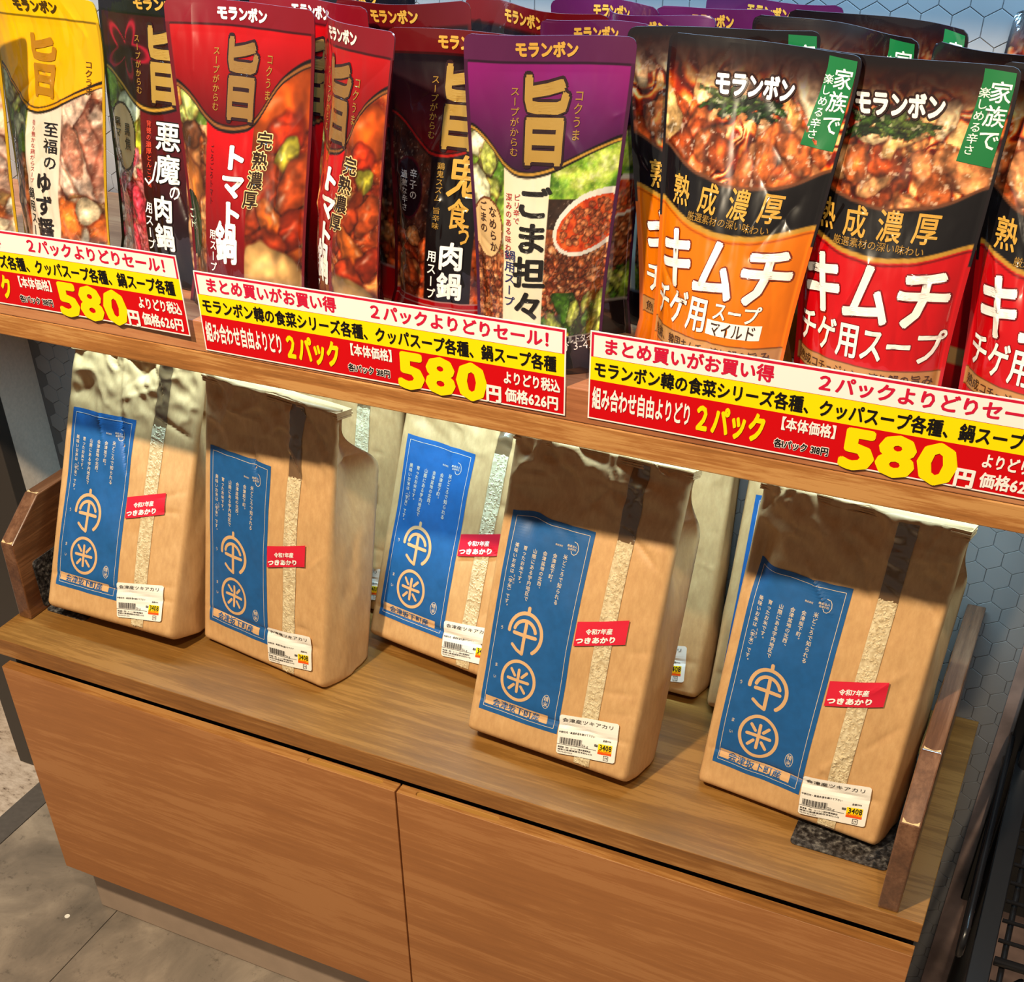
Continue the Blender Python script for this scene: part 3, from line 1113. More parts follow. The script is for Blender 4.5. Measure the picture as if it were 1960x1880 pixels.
class Art:
    def __init__(self, nu, nv, asp, seed):
        self.asp, self.seed = asp, seed
        u, v = np.linspace(0, 1, nu), np.linspace(0, 1, nv)
        self.X, self.V = np.meshgrid(u, v)
        self.Y = self.V * asp
        self.V0 = self.V
        self.img = np.zeros((nv, nu, 3))
        self.rng = np.random.default_rng(seed)

    def fill(self, mask, c, a=1.0):
        m = (np.asarray(mask, float) * a)[..., None]
        self.img = self.img * (1 - m) + np.asarray(c, float) * m

    def soft(self, d, w=0.006):
        return np.clip(0.5 - d / (2 * w), 0, 1)

    def ell(self, cx, cv, rx, ry, ang=0.0):
        dx, dy = self.X - cx, self.Y - cv * self.asp
        c, s = math.cos(ang), math.sin(ang)
        a, b = (dx * c + dy * s) / rx, (-dx * s + dy * c) / ry
        return np.sqrt(a * a + b * b), a, b

    def mottled(self, mask, pal, freq=14, seed=0, sx=1.0, sy=1.0):
        n = fbm(self.X * freq * sx, self.Y * freq * sy, self.seed + seed, 5, 0.6)
        n = np.clip((n - 0.28) / 0.44, 0, 0.999) * (len(pal) - 1)
        i = np.floor(n).astype(int)
        f = (n - i)[..., None]
        pal = np.asarray(pal, float)
        c = pal[i] * (1 - f) + pal[np.minimum(i + 1, len(pal) - 1)] * f
        m = np.asarray(mask, float)[..., None]
        self.img = self.img * (1 - m) + c * m

    def strands(self, mask, pal, f=3.0, k=5.0, seed=0, fine=0.25):
        """folded leaves and noodles: bright ridges that follow the contours of a warped field"""
        wx = fbm(self.X * 5, self.Y * 5, self.seed + seed + 40, 3) - .5
        wy = fbm(self.X * 5 + 9, self.Y * 5, self.seed + seed + 41, 3) - .5
        n = fbm(self.X * f + wx * 1.2, self.Y * f + wy * 1.2, self.seed + seed, 3)
        t = 0.5 + 0.5 * np.sin(2 * np.pi * k * n)
        t = t ** 1.3 * (1 - fine) + fine * fbm(self.X * 34, self.Y * 34, self.seed + seed + 7, 3)
        t = t * (0.55 + 0.75 * fbm(self.X * 7, self.Y * 7, self.seed + seed + 8, 2))
        t = np.clip((t - .12) / .62, 0, .999) * (len(pal) - 1)
        i = np.floor(t).astype(int)
        w = (t - i)[..., None]
        pal = np.asarray(pal, float)
        c = pal[i] * (1 - w) + pal[np.minimum(i + 1, len(pal) - 1)] * w
        m = np.asarray(mask, float)[..., None]
        self.img = self.img * (1 - m) + c * m

    def item(self, mask, cx, cv, R, st, ang, col, glint=.4, rim=.5, rough=.45, tex=.25, ruffle=.22):
        r = self.rng
        col = np.asarray(col, float)
        rad = R * st * 1.4
        u0, u1 = np.searchsorted(self.X[0], [cx - rad, cx + rad])
        ys = self.Y[:, 0]
        v0, v1 = np.searchsorted(ys, [cv * self.asp - rad, cv * self.asp + rad])
        if u1 <= u0 or v1 <= v0:
            return
        sl = (slice(v0, v1), slice(u0, u1))
        dx, dy = self.X[sl] - cx, self.Y[sl] - cv * self.asp
        c, s = math.cos(ang), math.sin(ang)
        a, b = (dx * c + dy * s) / (R * st), (-dx * s + dy * c) / R
        sd = int(r.integers(9999))
        fr = .55 / R
        q = np.sqrt(a * a + b * b) * (1 + rough * 2.6 * (fbm(self.X[sl] * fr, self.Y[sl] * fr, sd, 3) - 0.5))
        al = np.clip((1 - q) / 0.12, 0, 1) * mask[sl]
        # drop a thin dark sauce line around the piece
        ha = np.clip((1.16 - q) / 0.16, 0, 1) * mask[sl] * .55
        self.img[sl] = self.img[sl] * (1 - ha[..., None] * np.array([.45, .7, .8]))
        ruf = .5 + .5 * np.sin(2 * np.pi * (2.6 * fbm(self.X[sl] * fr * 1.3, self.Y[sl] * fr * 1.3, sd + 4, 3) + .5 * b))
        tx = (1 - tex + 2 * tex * fbm(self.X[sl] * fr * 3.5, self.Y[sl] * fr * 3.5, sd + 1, 3)) * (1 - ruffle + 1.5 * ruffle * ruf)
        sh = (rim + (1.15 - rim) * np.clip(1.1 - q, 0, 1) ** 0.7 + .22 * b * np.clip(1 - q, 0, 1)) * tx
        cc = np.clip(col * sh[..., None], 0, 255)
        g = np.exp(-(((a + .15) / .45) ** 2 + ((b - .38) / .16) ** 2)) * glint * np.clip(fbm(self.X[sl] * fr * 4, self.Y[sl] * fr * 4, sd + 2, 2) * 2 - .5, 0, 1)
        cc = cc * (1 - g[..., None]) + 250 * g[..., None]
        self.img[sl] = self.img[sl] * (1 - al[..., None]) + cc * al[..., None]

    def grain(self, mask, f=26, amount=.5, glints=.5, seed=0):
        n = fbm(self.X * f, self.Y * f, self.seed + seed + 70, 4, .6)
        m = np.asarray(mask, float)
        self.img = np.clip(self.img * (1 + (m * amount * 2 * (n - .5))[..., None]), 0, 255)
        g = fbm(self.X * f * 1.7 + 3, self.Y * f * 1.7, self.seed + seed + 71, 3, .6)
        self.fill(np.clip((g - .66) / .08, 0, 1) * m, (255, 240, 220), glints)

    def chunks(self, mask, n, size, pal, box=(0, 1, 0, 1), stretch=(1.0, 1.8), glint=0.5, rim=0.55, angs=(0, math.pi)):
        r = self.rng
        mask = np.asarray(mask, float)
        for _ in range(n):
            cx, cv = r.uniform(box[0], box[1]), r.uniform(box[2], box[3])
            iu = int(np.clip(cx, 0, 1) * (self.X.shape[1] - 1))
            iv = int(np.clip(np.searchsorted(self.V[:, 0], cv), 0, self.X.shape[0] - 1))
            R, st, ang, k = r.uniform(*size), r.uniform(*stretch), r.uniform(*angs), int(r.integers(len(pal)))
            if mask[iv, iu] < 0.4:
                continue
            self.item(mask, cx, cv, R, st, ang, pal[k], glint, rim)


GOLD = (196, 150, 62)
DGOLD = (150, 112, 46)


def curve(A, pts):
    """v as a smooth function of u through the given points"""
    x, y = zip(*pts)
    n = 9
    xs = np.linspace(0, 1, 120)
    ys = np.interp(xs, x, y)
    ys = np.convolve(np.pad(ys, n, 'edge'), np.ones(2 * n + 1) / (2 * n + 1), 'valid')
    return np.interp(A.X, xs, ys)


def paint_kimchi(A, base, dark):
    rim = curve(A, [(0, .685), (.2, .615), (.5, .585), (.8, .615), (1, .685)])
    edge = curve(A, [(0, .520), (.25, .470), (.5, .452), (.75, .470), (1, .520)])
    A.fill(np.ones_like(A.X), (26, 22, 24))
    d = (A.V - rim) * A.asp
    bowl = A.soft(-d, 0.006)
    A.strands(bowl, [(84, 14, 6), (160, 40, 8), (218, 92, 22), (240, 146, 60), (252, 206, 140)], 2.2, 9.0, 1, .30)
    A.chunks(bowl, 12, (0.03, 0.05), [(238, 160, 92), (226, 120, 48), (248, 196, 140)], (0, 1, .70, .93), (1.4, 3.0), 0.4, 0.5)
    A.chunks(bowl, 24, (0.05, 0.085), [(236, 156, 100), (226, 120, 60), (244, 180, 124), (206, 92, 40)], (0.03, .97, .60, .73), (1.0, 2.2), 0.5, 0.40)
    A.chunks(bowl, 3, (0.05, 0.07), [(252, 220, 172), (246, 196, 128)], (.02, .98, .74, .90), (1.3, 2.2), 0.3, 0.6)
    A.chunks(bowl * (A.V < .90), 30, (0.010, 0.018), [(30, 54, 20), (56, 84, 30), (20, 36, 16), (96, 116, 50)], (.30, .62, .785, .835), (4.0, 7.5), 0.2, 0.5, (-0.5, 0.8))
    A.grain(bowl, 24, .55, .55)
    fade = sstep(.80, .94, A.V)
    A.fill(fade, (44, 20, 20), 0.92)
    A.fill(sstep(.93, .97, A.V), (30, 24, 28))
    A.fill(A.soft(np.abs(d) - 0.008, 0.004), (120, 74, 50))
    e = (A.V - edge) * A.asp
    low = A.soft(e, 0.004)
    A.fill(low, base)
    A.fill(low * sstep(0.1, 0.0, A.V) * 0.5, dark)
    A.fill(A.soft(np.abs(e) - 0.011, 0.003), GOLD)
    A.fill(A.soft(np.abs(e + 0.022) - 0.004, 0.003), dark)
    band = (A.V > .104) & (A.V < .156)
    g = 0.5 + 0.5 * np.sin(A.X * math.pi)
    A.fill(band, (170, 118, 66))
    A.fill(band * g * 0.6, (222, 180, 122))
    A.fill((np.abs(A.V - .104) < .003) | (np.abs(A.V - .156) < .003), (120, 70, 30))
    A.fill(A.ell(.90, .070, .06, .035)[0] < 1, (150, 24, 20))


def text_kimchi(L, P, mild, lower=True):
    c = lambda u: (u - .5) * P.W
    y = lambda v: vmap(v, True) * P.H
    w = (246, 240, 236)
    L.row('モランボン', c(.27), c(.70), y(.862), .0165, w, .0009, .050, (40, 18, 16), .10, slope=0.02, skew=-.12)
    # green ribbon with the family line
    L.put([(c(.80), y(.735)), (c(.965), y(.725)), (c(.985), y(.965)), (c(.845), y(.970))], [(0, 1, 2), (0, 2, 3)], (24, 110, 60), .0004)
    L.column('家族で', c(.925), y(.945), y(.765), .0165, (236, 246, 238), .0007, .012, lean=.03)
    L.column('楽しめる辛さ', c(.852), y(.925), y(.752), .0085, (226, 240, 230), .0007, .01, lean=.05)
    if not lower:
        return
    for i, ch in enumerate('熟成濃厚'):
        L.char(ch, c(.17 + .19 * i), y(.558 - .010 * math.sin(math.pi * (i + .5) / 4)), .0215, .0225, GOLD, .0006, .015)
    L.row('厳選素材の深い味わい', c(.24), c(.76), y(.492), .0066, DGOLD, .0006, .008)
    rim = (120, 40, 20) if mild else (120, 10, 20)
    L.row('キムチ', c(.05), c(.96), y(.366), .046, w, .0010, .030, rim, .02)
    if mild:
        L.row('チゲ用', c(.05), c(.52), y(.232), .027, w, .0008, .02, rim, .02)
        L.row('スープ', c(.55), c(.84), y(.254), .0145, w, .0008, .02, rim, .02)
        L.rect(c(.52), c(.86), y(.180), y(.224), w, .0004)
        L.row('マイルド', c(.55), c(.84), y(.202), .012, (60, 40, 30), .0008, .01)
        L.row('魚醤、韓国キムチ、渡り蟹の旨み', c(.05), c(.93), y(.130), .0085, (70, 40, 20), .0006, .005)
    else:
        L.row('チゲ用スープ', c(.04), c(.97), y(.228), .027, w, .0008, .02, rim, .02)
        L.row('熟成コチュジャン、渡り蟹の旨み', c(.05), c(.95), y(.130), .0085, (70, 40, 20), .0006, .005)


def paint_koku(A, sp):
    """the rich-broth series: seal strip, coloured shield with a gold swoosh, a tall centre panel between food pictures"""
    A.fill(np.ones_like(A.X), sp['bg'])
    sw = curve(A, sp.get('swoosh', [(0, .735), (.12, .70), (.26, .60), (.38, .575), (.55, .595), (.8, .665), (1, .715)]))
    below = A.soft((A.V - sw) * A.asp, 0.004)
    for region, pal, freq in sp['photo']:
        m = below * (A.X >= region[0]) * (A.X <= region[1]) * (A.V >= region[2]) * (A.V <= region[3])
        A.mottled(m, pal, freq, int(region[0] * 50 + region[2] * 90) + 2)
    for a in sp['chunks']:
        box = a['box']
        m = below * sstep(box[0] - .02, box[0] + .02, A.X) * sstep(box[1] + .02, box[1] - .02, A.X) * (A.V > box[2] - .04) * (A.V < box[3] + .04)
        A.chunks(m, a['n'], a['size'], a['pal'], box, a.get('st', (1, 1.8)), a.get('gl', .4), a.get('rim', .5), a.get('ang', (0, math.pi)))
    A.grain(below, 30, .35, .25, 3)
    for it in sp.get('items', ()):
        A.item(below, it[0], it[1], it[2], it[3], it[4], it[5], it[6], .45, .5)
    if 'ladle' in sp:
        q = A.ell(.86, .445, .27, .175, 0.5)[0]
        A.fill((q < 1) * below, (226, 220, 208))
        q = A.ell(.85, .44, .235, .145, 0.5)[0]
        A.mottled((q < 1) * below, [(178, 52, 18), (214, 84, 30), (226, 112, 50)], 26, 4)
        A.chunks((q < .9) * below, 120, (.012, .024), [(196, 108, 62), (214, 130, 80), (168, 82, 44)], (.64, 1, .36, .55), (1, 1.4), .35, .5)
    p0, p1 = sp['panel']
    sl = sp.get('panel_slope', 0.0)
    xm = A.X - (A.V - .3) * sl
    pan = below * A.soft(p0 - xm, .003) * A.soft(xm - p1, .003)
    pc0, pc1 = np.array(sp['panel_top'], float), np.array(sp['panel_bot'], float)
    t = np.clip(A.V / .56, 0, 1)[..., None]
    A.img = A.img * (1 - pan[..., None]) + (pc0 * t + pc1 * (1 - t)) * pan[..., None]
    if 'badge' in sp:
        bx, bv, c, c2 = sp['badge']
        q = A.ell(bx, bv, .125, .19)[0]
        A.fill((q < 1), c2)
        A.fill((q < .92), c)
    up = 1 - below
    g = np.clip((A.V - .56) / .36, 0, 1)[..., None]
    cu = np.array(sp['top_low'], float) * (1 - g) + np.array(sp['top_high'], float) * g
    cu = cu * (0.92 + 0.16 * fbm(A.X * 4, A.Y * 4, A.seed + 5, 2))[..., None]
    A.img = A.img * (1 - up[..., None]) + cu * up[..., None]
    if sp.get('star'):
        # torn red star outline beside the big character
        a = np.arctan2(A.Y - .80 * A.asp, A.X - .22)
        r = np.hypot((A.X - .22), (A.Y - .80 * A.asp))
        q = r / (.105 + .05 * np.cos(a * 5 + .6) + .02 * np.cos(a * 2))
        A.fill(np.exp(-((q - 1) / .16) ** 2) * up, (196, 26, 60), .8)
    d = (A.V - sw) * A.asp
    A.fill(A.soft(np.abs(d - .012) - .020, .003), (28, 20, 22))
    A.fill(A.soft(np.abs(d - .004 - .012 * np.sin(A.X * math.pi)) - .008, .003), sp.get('swoosh_col', GOLD))
    A.fill(A.V > .925, sp['seal'])
    A.fill(np.abs(A.V - .925) < .003, np.array(sp['seal']) * .55)
    if sp.get('foot') is not None:
        A.fill(A.V < .055, sp['foot'])
        for v in (.052, .030):
            A.fill(np.abs(A.V - v) < .0015, (190, 186, 180), .7)


LEAF = [(70, 110, 30), (130, 170, 50), (190, 206, 90), (226, 226, 170)]
MEAT = [(120, 60, 30), (176, 98, 52), (206, 140, 92), (150, 70, 36)]
SPEC = {
    'purple': dict(bg=(60, 40, 30), seal=(96, 34, 84), top_high=(146, 28, 124), top_low=(46, 22, 50), panel=(.25, .56), panel_top=(232, 222, 200), panel_bot=(238, 226, 200), logo=GOLD, foot=(40, 26, 24), ladle=True,
                   photo=[((0, .3, .30, .8), LEAF, 7), ((0, .3, 0, .32), MEAT, 22), ((.5, 1, .52, .8), LEAF, 8), ((.5, 1, .12, .42), [(110, 52, 24), (164, 92, 50), (196, 126, 78)], 26), ((.5, 1, 0, .16), [(34, 54, 16), (80, 112, 30), (160, 180, 60)], 9)],
                   chunks=[dict(box=(0, .28, .36, .70), n=26, size=(.05, .09), pal=[(150, 190, 60), (206, 216, 110), (96, 140, 44), (236, 236, 200)], st=(1.3, 2.6), gl=.25, rim=.6, ang=(.9, 2.0)),
                           dict(box=(0, .28, .05, .34), n=130, size=(.014, .026), pal=MEAT, st=(1, 1.4)),
                           dict(box=(.52, 1, .13, .36), n=260, size=(.014, .028), pal=MEAT, st=(1, 1.5)),
                           dict(box=(.60, 1, .0, .17), n=22, size=(.03, .06), pal=[(70, 110, 30), (130, 160, 44), (190, 200, 90)], st=(2.0, 4.0), gl=.3, rim=.4, ang=(.8, 2.2))],
                   badge=(.12, .40, (224, 190, 140), (120, 70, 40))),
    'devil': dict(bg=(30, 24, 22), seal=(24, 24, 34), top_high=(58, 14, 28), top_low=(60, 16, 24), panel=(.32, .67), panel_slope=-.04, panel_top=(110, 20, 34), panel_bot=(16, 14, 18), logo=GOLD, star=True,
                  photo=[((0, .36, .44, .8), LEAF, 6), ((0, .36, 0, .44), [(190, 60, 60), (224, 120, 110), (236, 190, 160)], 12), ((.6, 1, 0, .8), MEAT, 9)],
                  chunks=[dict(box=(0, .34, .46, .72), n=20, size=(.06, .10), pal=[(150, 186, 60), (206, 210, 60), (110, 150, 60), (234, 236, 190)], st=(1.2, 2.0), gl=.3, rim=.6),
                          dict(box=(0, .32, .02, .42), n=60, size=(.02, .045), pal=[(222, 70, 90), (236, 130, 140), (244, 214, 190)], st=(1.5, 3.5), gl=.3, rim=.6),
                          dict(box=(.66, 1, .0, .62), n=70, size=(.05, .09), pal=[(206, 140, 92), (226, 172, 124), (150, 80, 44), (240, 200, 160)], st=(1, 1.9), gl=.3)],
                  badge=(.14, .47, (206, 172, 124), (60, 40, 24))),
    'tomato': dict(bg=(60, 20, 10), seal=(138, 24, 42), top_high=(196, 14, 24), top_low=(92, 12, 18), panel=(.24, .60), panel_slope=.03, panel_top=(204, 12, 22), panel_bot=(96, 8, 16), logo=(246, 236, 226), swoosh_col=(150, 96, 50),
                   swoosh=[(0, .735), (.14, .68), (.26, .595), (.42, .575), (.62, .60), (.74, .74), (.86, .80), (1, .84)],
                   photo=[((0, .3, 0, .8), [(120, 60, 30), (190, 120, 60), (150, 160, 60)], 8), ((.5, 1, 0, .9), [(110, 30, 10), (170, 66, 24), (206, 110, 50)], 8)],
                   chunks=[dict(box=(0, .26, .50, .68), n=10, size=(.06, .09), pal=[(120, 150, 50), (190, 200, 110)], gl=.3, rim=.6),
                           dict(box=(0, .26, .02, .55), n=34, size=(.05, .09), pal=[(206, 140, 84), (160, 96, 54), (226, 176, 120), (190, 110, 50)], st=(1.2, 2.4), gl=.35),
                           dict(box=(.56, 1, .0, .44), n=46, size=(.07, .12), pal=[(206, 100, 34), (170, 70, 26), (226, 150, 80), (190, 84, 30), (230, 180, 110)], st=(1.1, 2.0), gl=.35),
                           dict(box=(.66, .95, .56, .74), n=26, size=(.06, .11), pal=[(226, 110, 34), (214, 90, 24), (236, 140, 60)], st=(1.0, 1.6), gl=.3)],
                   badge=(.06, .22, (26, 60, 40), (14, 36, 24)),
                   items=[(.82, .68, .17, 1.25, .6, (224, 96, 26), .3), (.80, .60, .10, 1.3, .2, (206, 60, 20), .4), (.86, .52, .07, 1.8, 1.2, (190, 180, 60), .3), (.72, .36, .085, 2.6, 1.0, (176, 66, 26), .6), (.90, .40, .085, 2.2, 1.2, (196, 84, 34), .6),
                          (.80, .27, .085, 2.6, -.9, (206, 104, 34), .6), (.93, .24, .08, 1.8, .9, (186, 60, 26), .5), (.74, .16, .10, 1.5, .5, (190, 70, 30), .5), (.80, .09, .17, 1.2, .2, (226, 180, 116), .2), (.10, .44, .10, 2.0, 1.1, (206, 140, 84), .3), (.12, .56, .07, 1.3, .4, (120, 70, 40), .5), (.08, .32, .11, 1.8, 1.2, (214, 130, 60), .3)]),
    'oni': dict(bg=(24, 16, 16), seal=(106, 18, 26), top_high=(22, 18, 28), top_low=(120, 14, 18), panel=(.33, .70), panel_top=(18, 14, 16), panel_bot=(24, 16, 16), logo=GOLD, swoosh_col=(170, 30, 24), foot=(170, 14, 20),
                photo=[((0, .36, 0, .8), [(30, 22, 20), (70, 36, 24), (120, 60, 36)], 8), ((.6, 1, 0, .8), [(60, 26, 14), (150, 70, 30), (206, 120, 60)], 8)],
                chunks=[dict(box=(0, .33, .04, .30), n=30, size=(.05, .09), pal=[(206, 90, 40), (180, 70, 30), (226, 140, 80)], gl=.4),
                        dict(box=(.70, 1, .04, .6), n=46, size=(.05, .09), pal=[(190, 84, 34), (226, 130, 60), (120, 50, 20)], gl=.4)],
                badge=(.15, .46, (30, 14, 18), (80, 14, 24))),
    'yellow': dict(bg=(190, 150, 60), seal=(252, 204, 8), top_high=(250, 196, 12), top_low=(246, 176, 10), panel=(.33, .66), panel_top=(226, 210, 194), panel_bot=(238, 226, 210), logo=(60, 40, 14), swoosh_col=(240, 168, 10),
                   photo=[((0, .4, .34, .8), LEAF, 7), ((0, .4, 0, .36), MEAT, 9), ((.6, 1, 0, .8), [(190, 130, 100), (226, 180, 150), (240, 214, 190)], 7)],
                   chunks=[dict(box=(0, .32, .42, .68), n=22, size=(.05, .09), pal=[(120, 150, 50), (196, 196, 80), (226, 226, 170)], gl=.3, rim=.6),
                           dict(box=(0, .32, .02, .42), n=36, size=(.05, .09), pal=[(186, 110, 70), (226, 176, 130), (206, 80, 40), (240, 220, 190)], gl=.3),
                           dict(box=(.66, 1, .24, .66), n=26, size=(.07, .12), pal=[(232, 186, 160), (240, 206, 186), (206, 140, 116)], st=(1.5, 2.8), gl=.3, rim=.6, ang=(1.0, 2.1)),
                           dict(box=(.66, 1, .02, .26), n=30, size=(.06, .10), pal=[(236, 214, 176), (226, 120, 50), (240, 226, 200), (196, 150, 90)], gl=.3)]),
    'green': dict(bg=(120, 150, 60), seal=(150, 176, 60), top_high=(150, 180, 66), top_low=(96, 130, 44), panel=(.33, .66), panel_top=(230, 226, 200), panel_bot=(238, 226, 210), logo=(70, 40, 40), photo=[((0, 1, 0, .8), LEAF, 7)], chunks=[]),
}


def text_koku(L, P, kind, lower=True):
    sp = SPEC[kind]
    c = lambda u: (u - .5) * P.W
    y = lambda v: vmap(v, False) * P.H
    w = (248, 244, 240)
    L.row('モランボン', c(.31), c(.67), y(.962), .0115, sp['logo'], .0005, .055, skew=-.1)
    dk = (40, 20, 24)
    if kind not in ('yellow', 'green'):
        L.char('旨', c(.50), y(.762), .045, .066, (132, 96, 50) if kind == 'tomato' else (160, 126, 60), .0008, .035)
        L.char('旨', c(.50), y(.762), .047, .068, dk, .0005, .055)
        L.column('コクうま', c(.695), y(.855), y(.70), .0085, DGOLD, .0006, .01)
        L.column('スープがからむ', c(.315), y(.86), y(.645), .0082, DGOLD, .0006, .01)
    else:
        L.column('コクうま', c(.88), y(.80), y(.67), .0105, (90, 60, 20), .0006, .01)
        L.char('旨', c(.50), y(.76), .042, .056, (160, 110, 20), .0008, .03)
    if not lower:
        return
    if kind == 'purple':
        L.column('ごま担々', c(.455), y(.560), y(.105), .036, (26, 22, 20), .0008, .03)
        L.column('鍋用スープ', c(.305), y(.345), y(.150), .0135, (40, 44, 96), .0006, .012)
        L.column('ピリ辛で', c(.345), y(.53), y(.43), .0068, (170, 50, 50), .0006, .006)
        L.column('深みのある味わい', c(.288), y(.53), y(.31), .0068, (170, 50, 50), .0006, .006)
        L.column('なめらか', c(.165), y(.48), y(.32), .0095, (70, 40, 24), .0006, .012)
        L.column('ごまの', c(.085), y(.49), y(.38), .0090, (70, 40, 24), .0006, .012)
        L.row('レトルトタイプ', c(.68), c(.98), y(.042), .0070, (226, 220, 214), .0006)
        L.row('分 3-4人', c(.70), c(.98), y(.018), .0090, (226, 220, 214), .0006)
    elif kind == 'devil':
        L.column('悪魔', c(.53), y(.565), y(.320), .034, w, .0008, .02, (20, 14, 18), .035)
        L.char('の', c(.58), y(.298), .014, .014, w, .0008, .02)
        L.column('肉鍋', c(.49), y(.285), y(.060), .030, w, .0008, .03, (20, 14, 18), .035)
        L.column('用スープ', c(.365), y(.245), y(.050), .0125, w, .0007, .015)
        L.column('背徳の濃厚とんこつ味', c(.385), y(.555), y(.300), .0075, (214, 70, 50), .0006, .01)
        L.stroke([(c(.44), y(.40)), (c(.415), y(.335)), (c(.375), y(.315)), (c(.345), y(.330))], .0022, w, .0007)
        L.column('黒マー油', c(.10), y(.545), y(.385), .0105, (60, 36, 20), .0006, .012)
        L.column('黒焦', c(.19), y(.53), y(.42), .0105, (60, 36, 20), .0006, .012)
    elif kind == 'tomato':
        L.column('トマト', c(.485), y(.545), y(.255), .032, w, .0008, .05, (120, 10, 16), .02)
        L.char('鍋', c(.445), y(.195), .034, .036, w, .0008, .035, mat=0)
        L.column('用スープ', c(.315), y(.235), y(.075), .0115, w, .0007, .015)
        L.column('完熟濃厚', c(.665), y(.60), y(.325), .0200, (44, 26, 14), .0010, .02, (232, 200, 140), .05, lean=.25)
        L.column('ごろごろトマト', c(.30), y(.53), y(.32), .0055, (70, 10, 12), .0006)
        L.row('ごし', c(.0), c(.12), y(.255), .010, (214, 226, 206), .0006, .01)
        L.row('トマト', c(.0), c(.12), y(.215), .0085, (214, 226, 206), .0006, .01)
    elif kind == 'oni':
        L.column('鬼', c(.585), y(.610), y(.445), .040, GOLD, .0008, .02)
        L.char('食', c(.565), y(.395), .024, .026, GOLD, .0008, .02)
        L.char('う', c(.630), y(.325), .018, .020, GOLD, .0008, .02)
        L.column('肉鍋', c(.545), y(.295), y(.065), .030, w, .0008, .03, (20, 14, 18), .035)
        L.column('用スープ', c(.395), y(.255), y(.060), .0125, w, .0007, .015)
        L.column('鶏鬼スズム 旨辛味', c(.405), y(.57), y(.330), .0085, DGOLD, .0006, .01)
        L.column('辛子の', c(.20), y(.535), y(.42), .0095, (190, 180, 176), .0006, .012)
        L.column('過激な辛さ', c(.12), y(.525), y(.37), .0085, (190, 180, 176), .0006, .01)
    elif kind == 'yellow':
        L.column('至福の', c(.575), y(.560), y(.375), .0235, (26, 20, 18), .0008, .01)
        L.column('ゆず醤油', c(.520), y(.370), y(.010), .0290, (26, 20, 18), .0008, .03)
        L.column('鍋用スープ', c(.385), y(.300), y(.050), .0120, (40, 36, 40), .0006, .012)
        L.column('香り豊かな鶏がらスープ', c(.40), y(.555), y(.315), .0064, (170, 70, 60), .0006, .004)
        L.column('おいしさ', c(.10), y(.46), y(.33), .0110, w, .0006, .02, (90, 60, 30), .03)


# ------------------------------------------------------------------ soup pouches
def pouch_film():
    t = NT('printed_pouch_film')
    a = t.n('ShaderNodeAttribute', attribute_name='print')
    t.l(a, 'Color', t.b, 'Base Color')
    t.b.inputs['Roughness'].default_value = 0.24
    t.b.inputs['Specular IOR Level'].default_value = 0.35
    t.b.inputs['Coat Weight'].default_value = 1.0
    t.b.inputs['Coat IOR'].default_value = 1.65
    t.b.inputs['Coat Roughness'].default_value = 0.04
    return t.m


M['pouch'] = pouch_film()


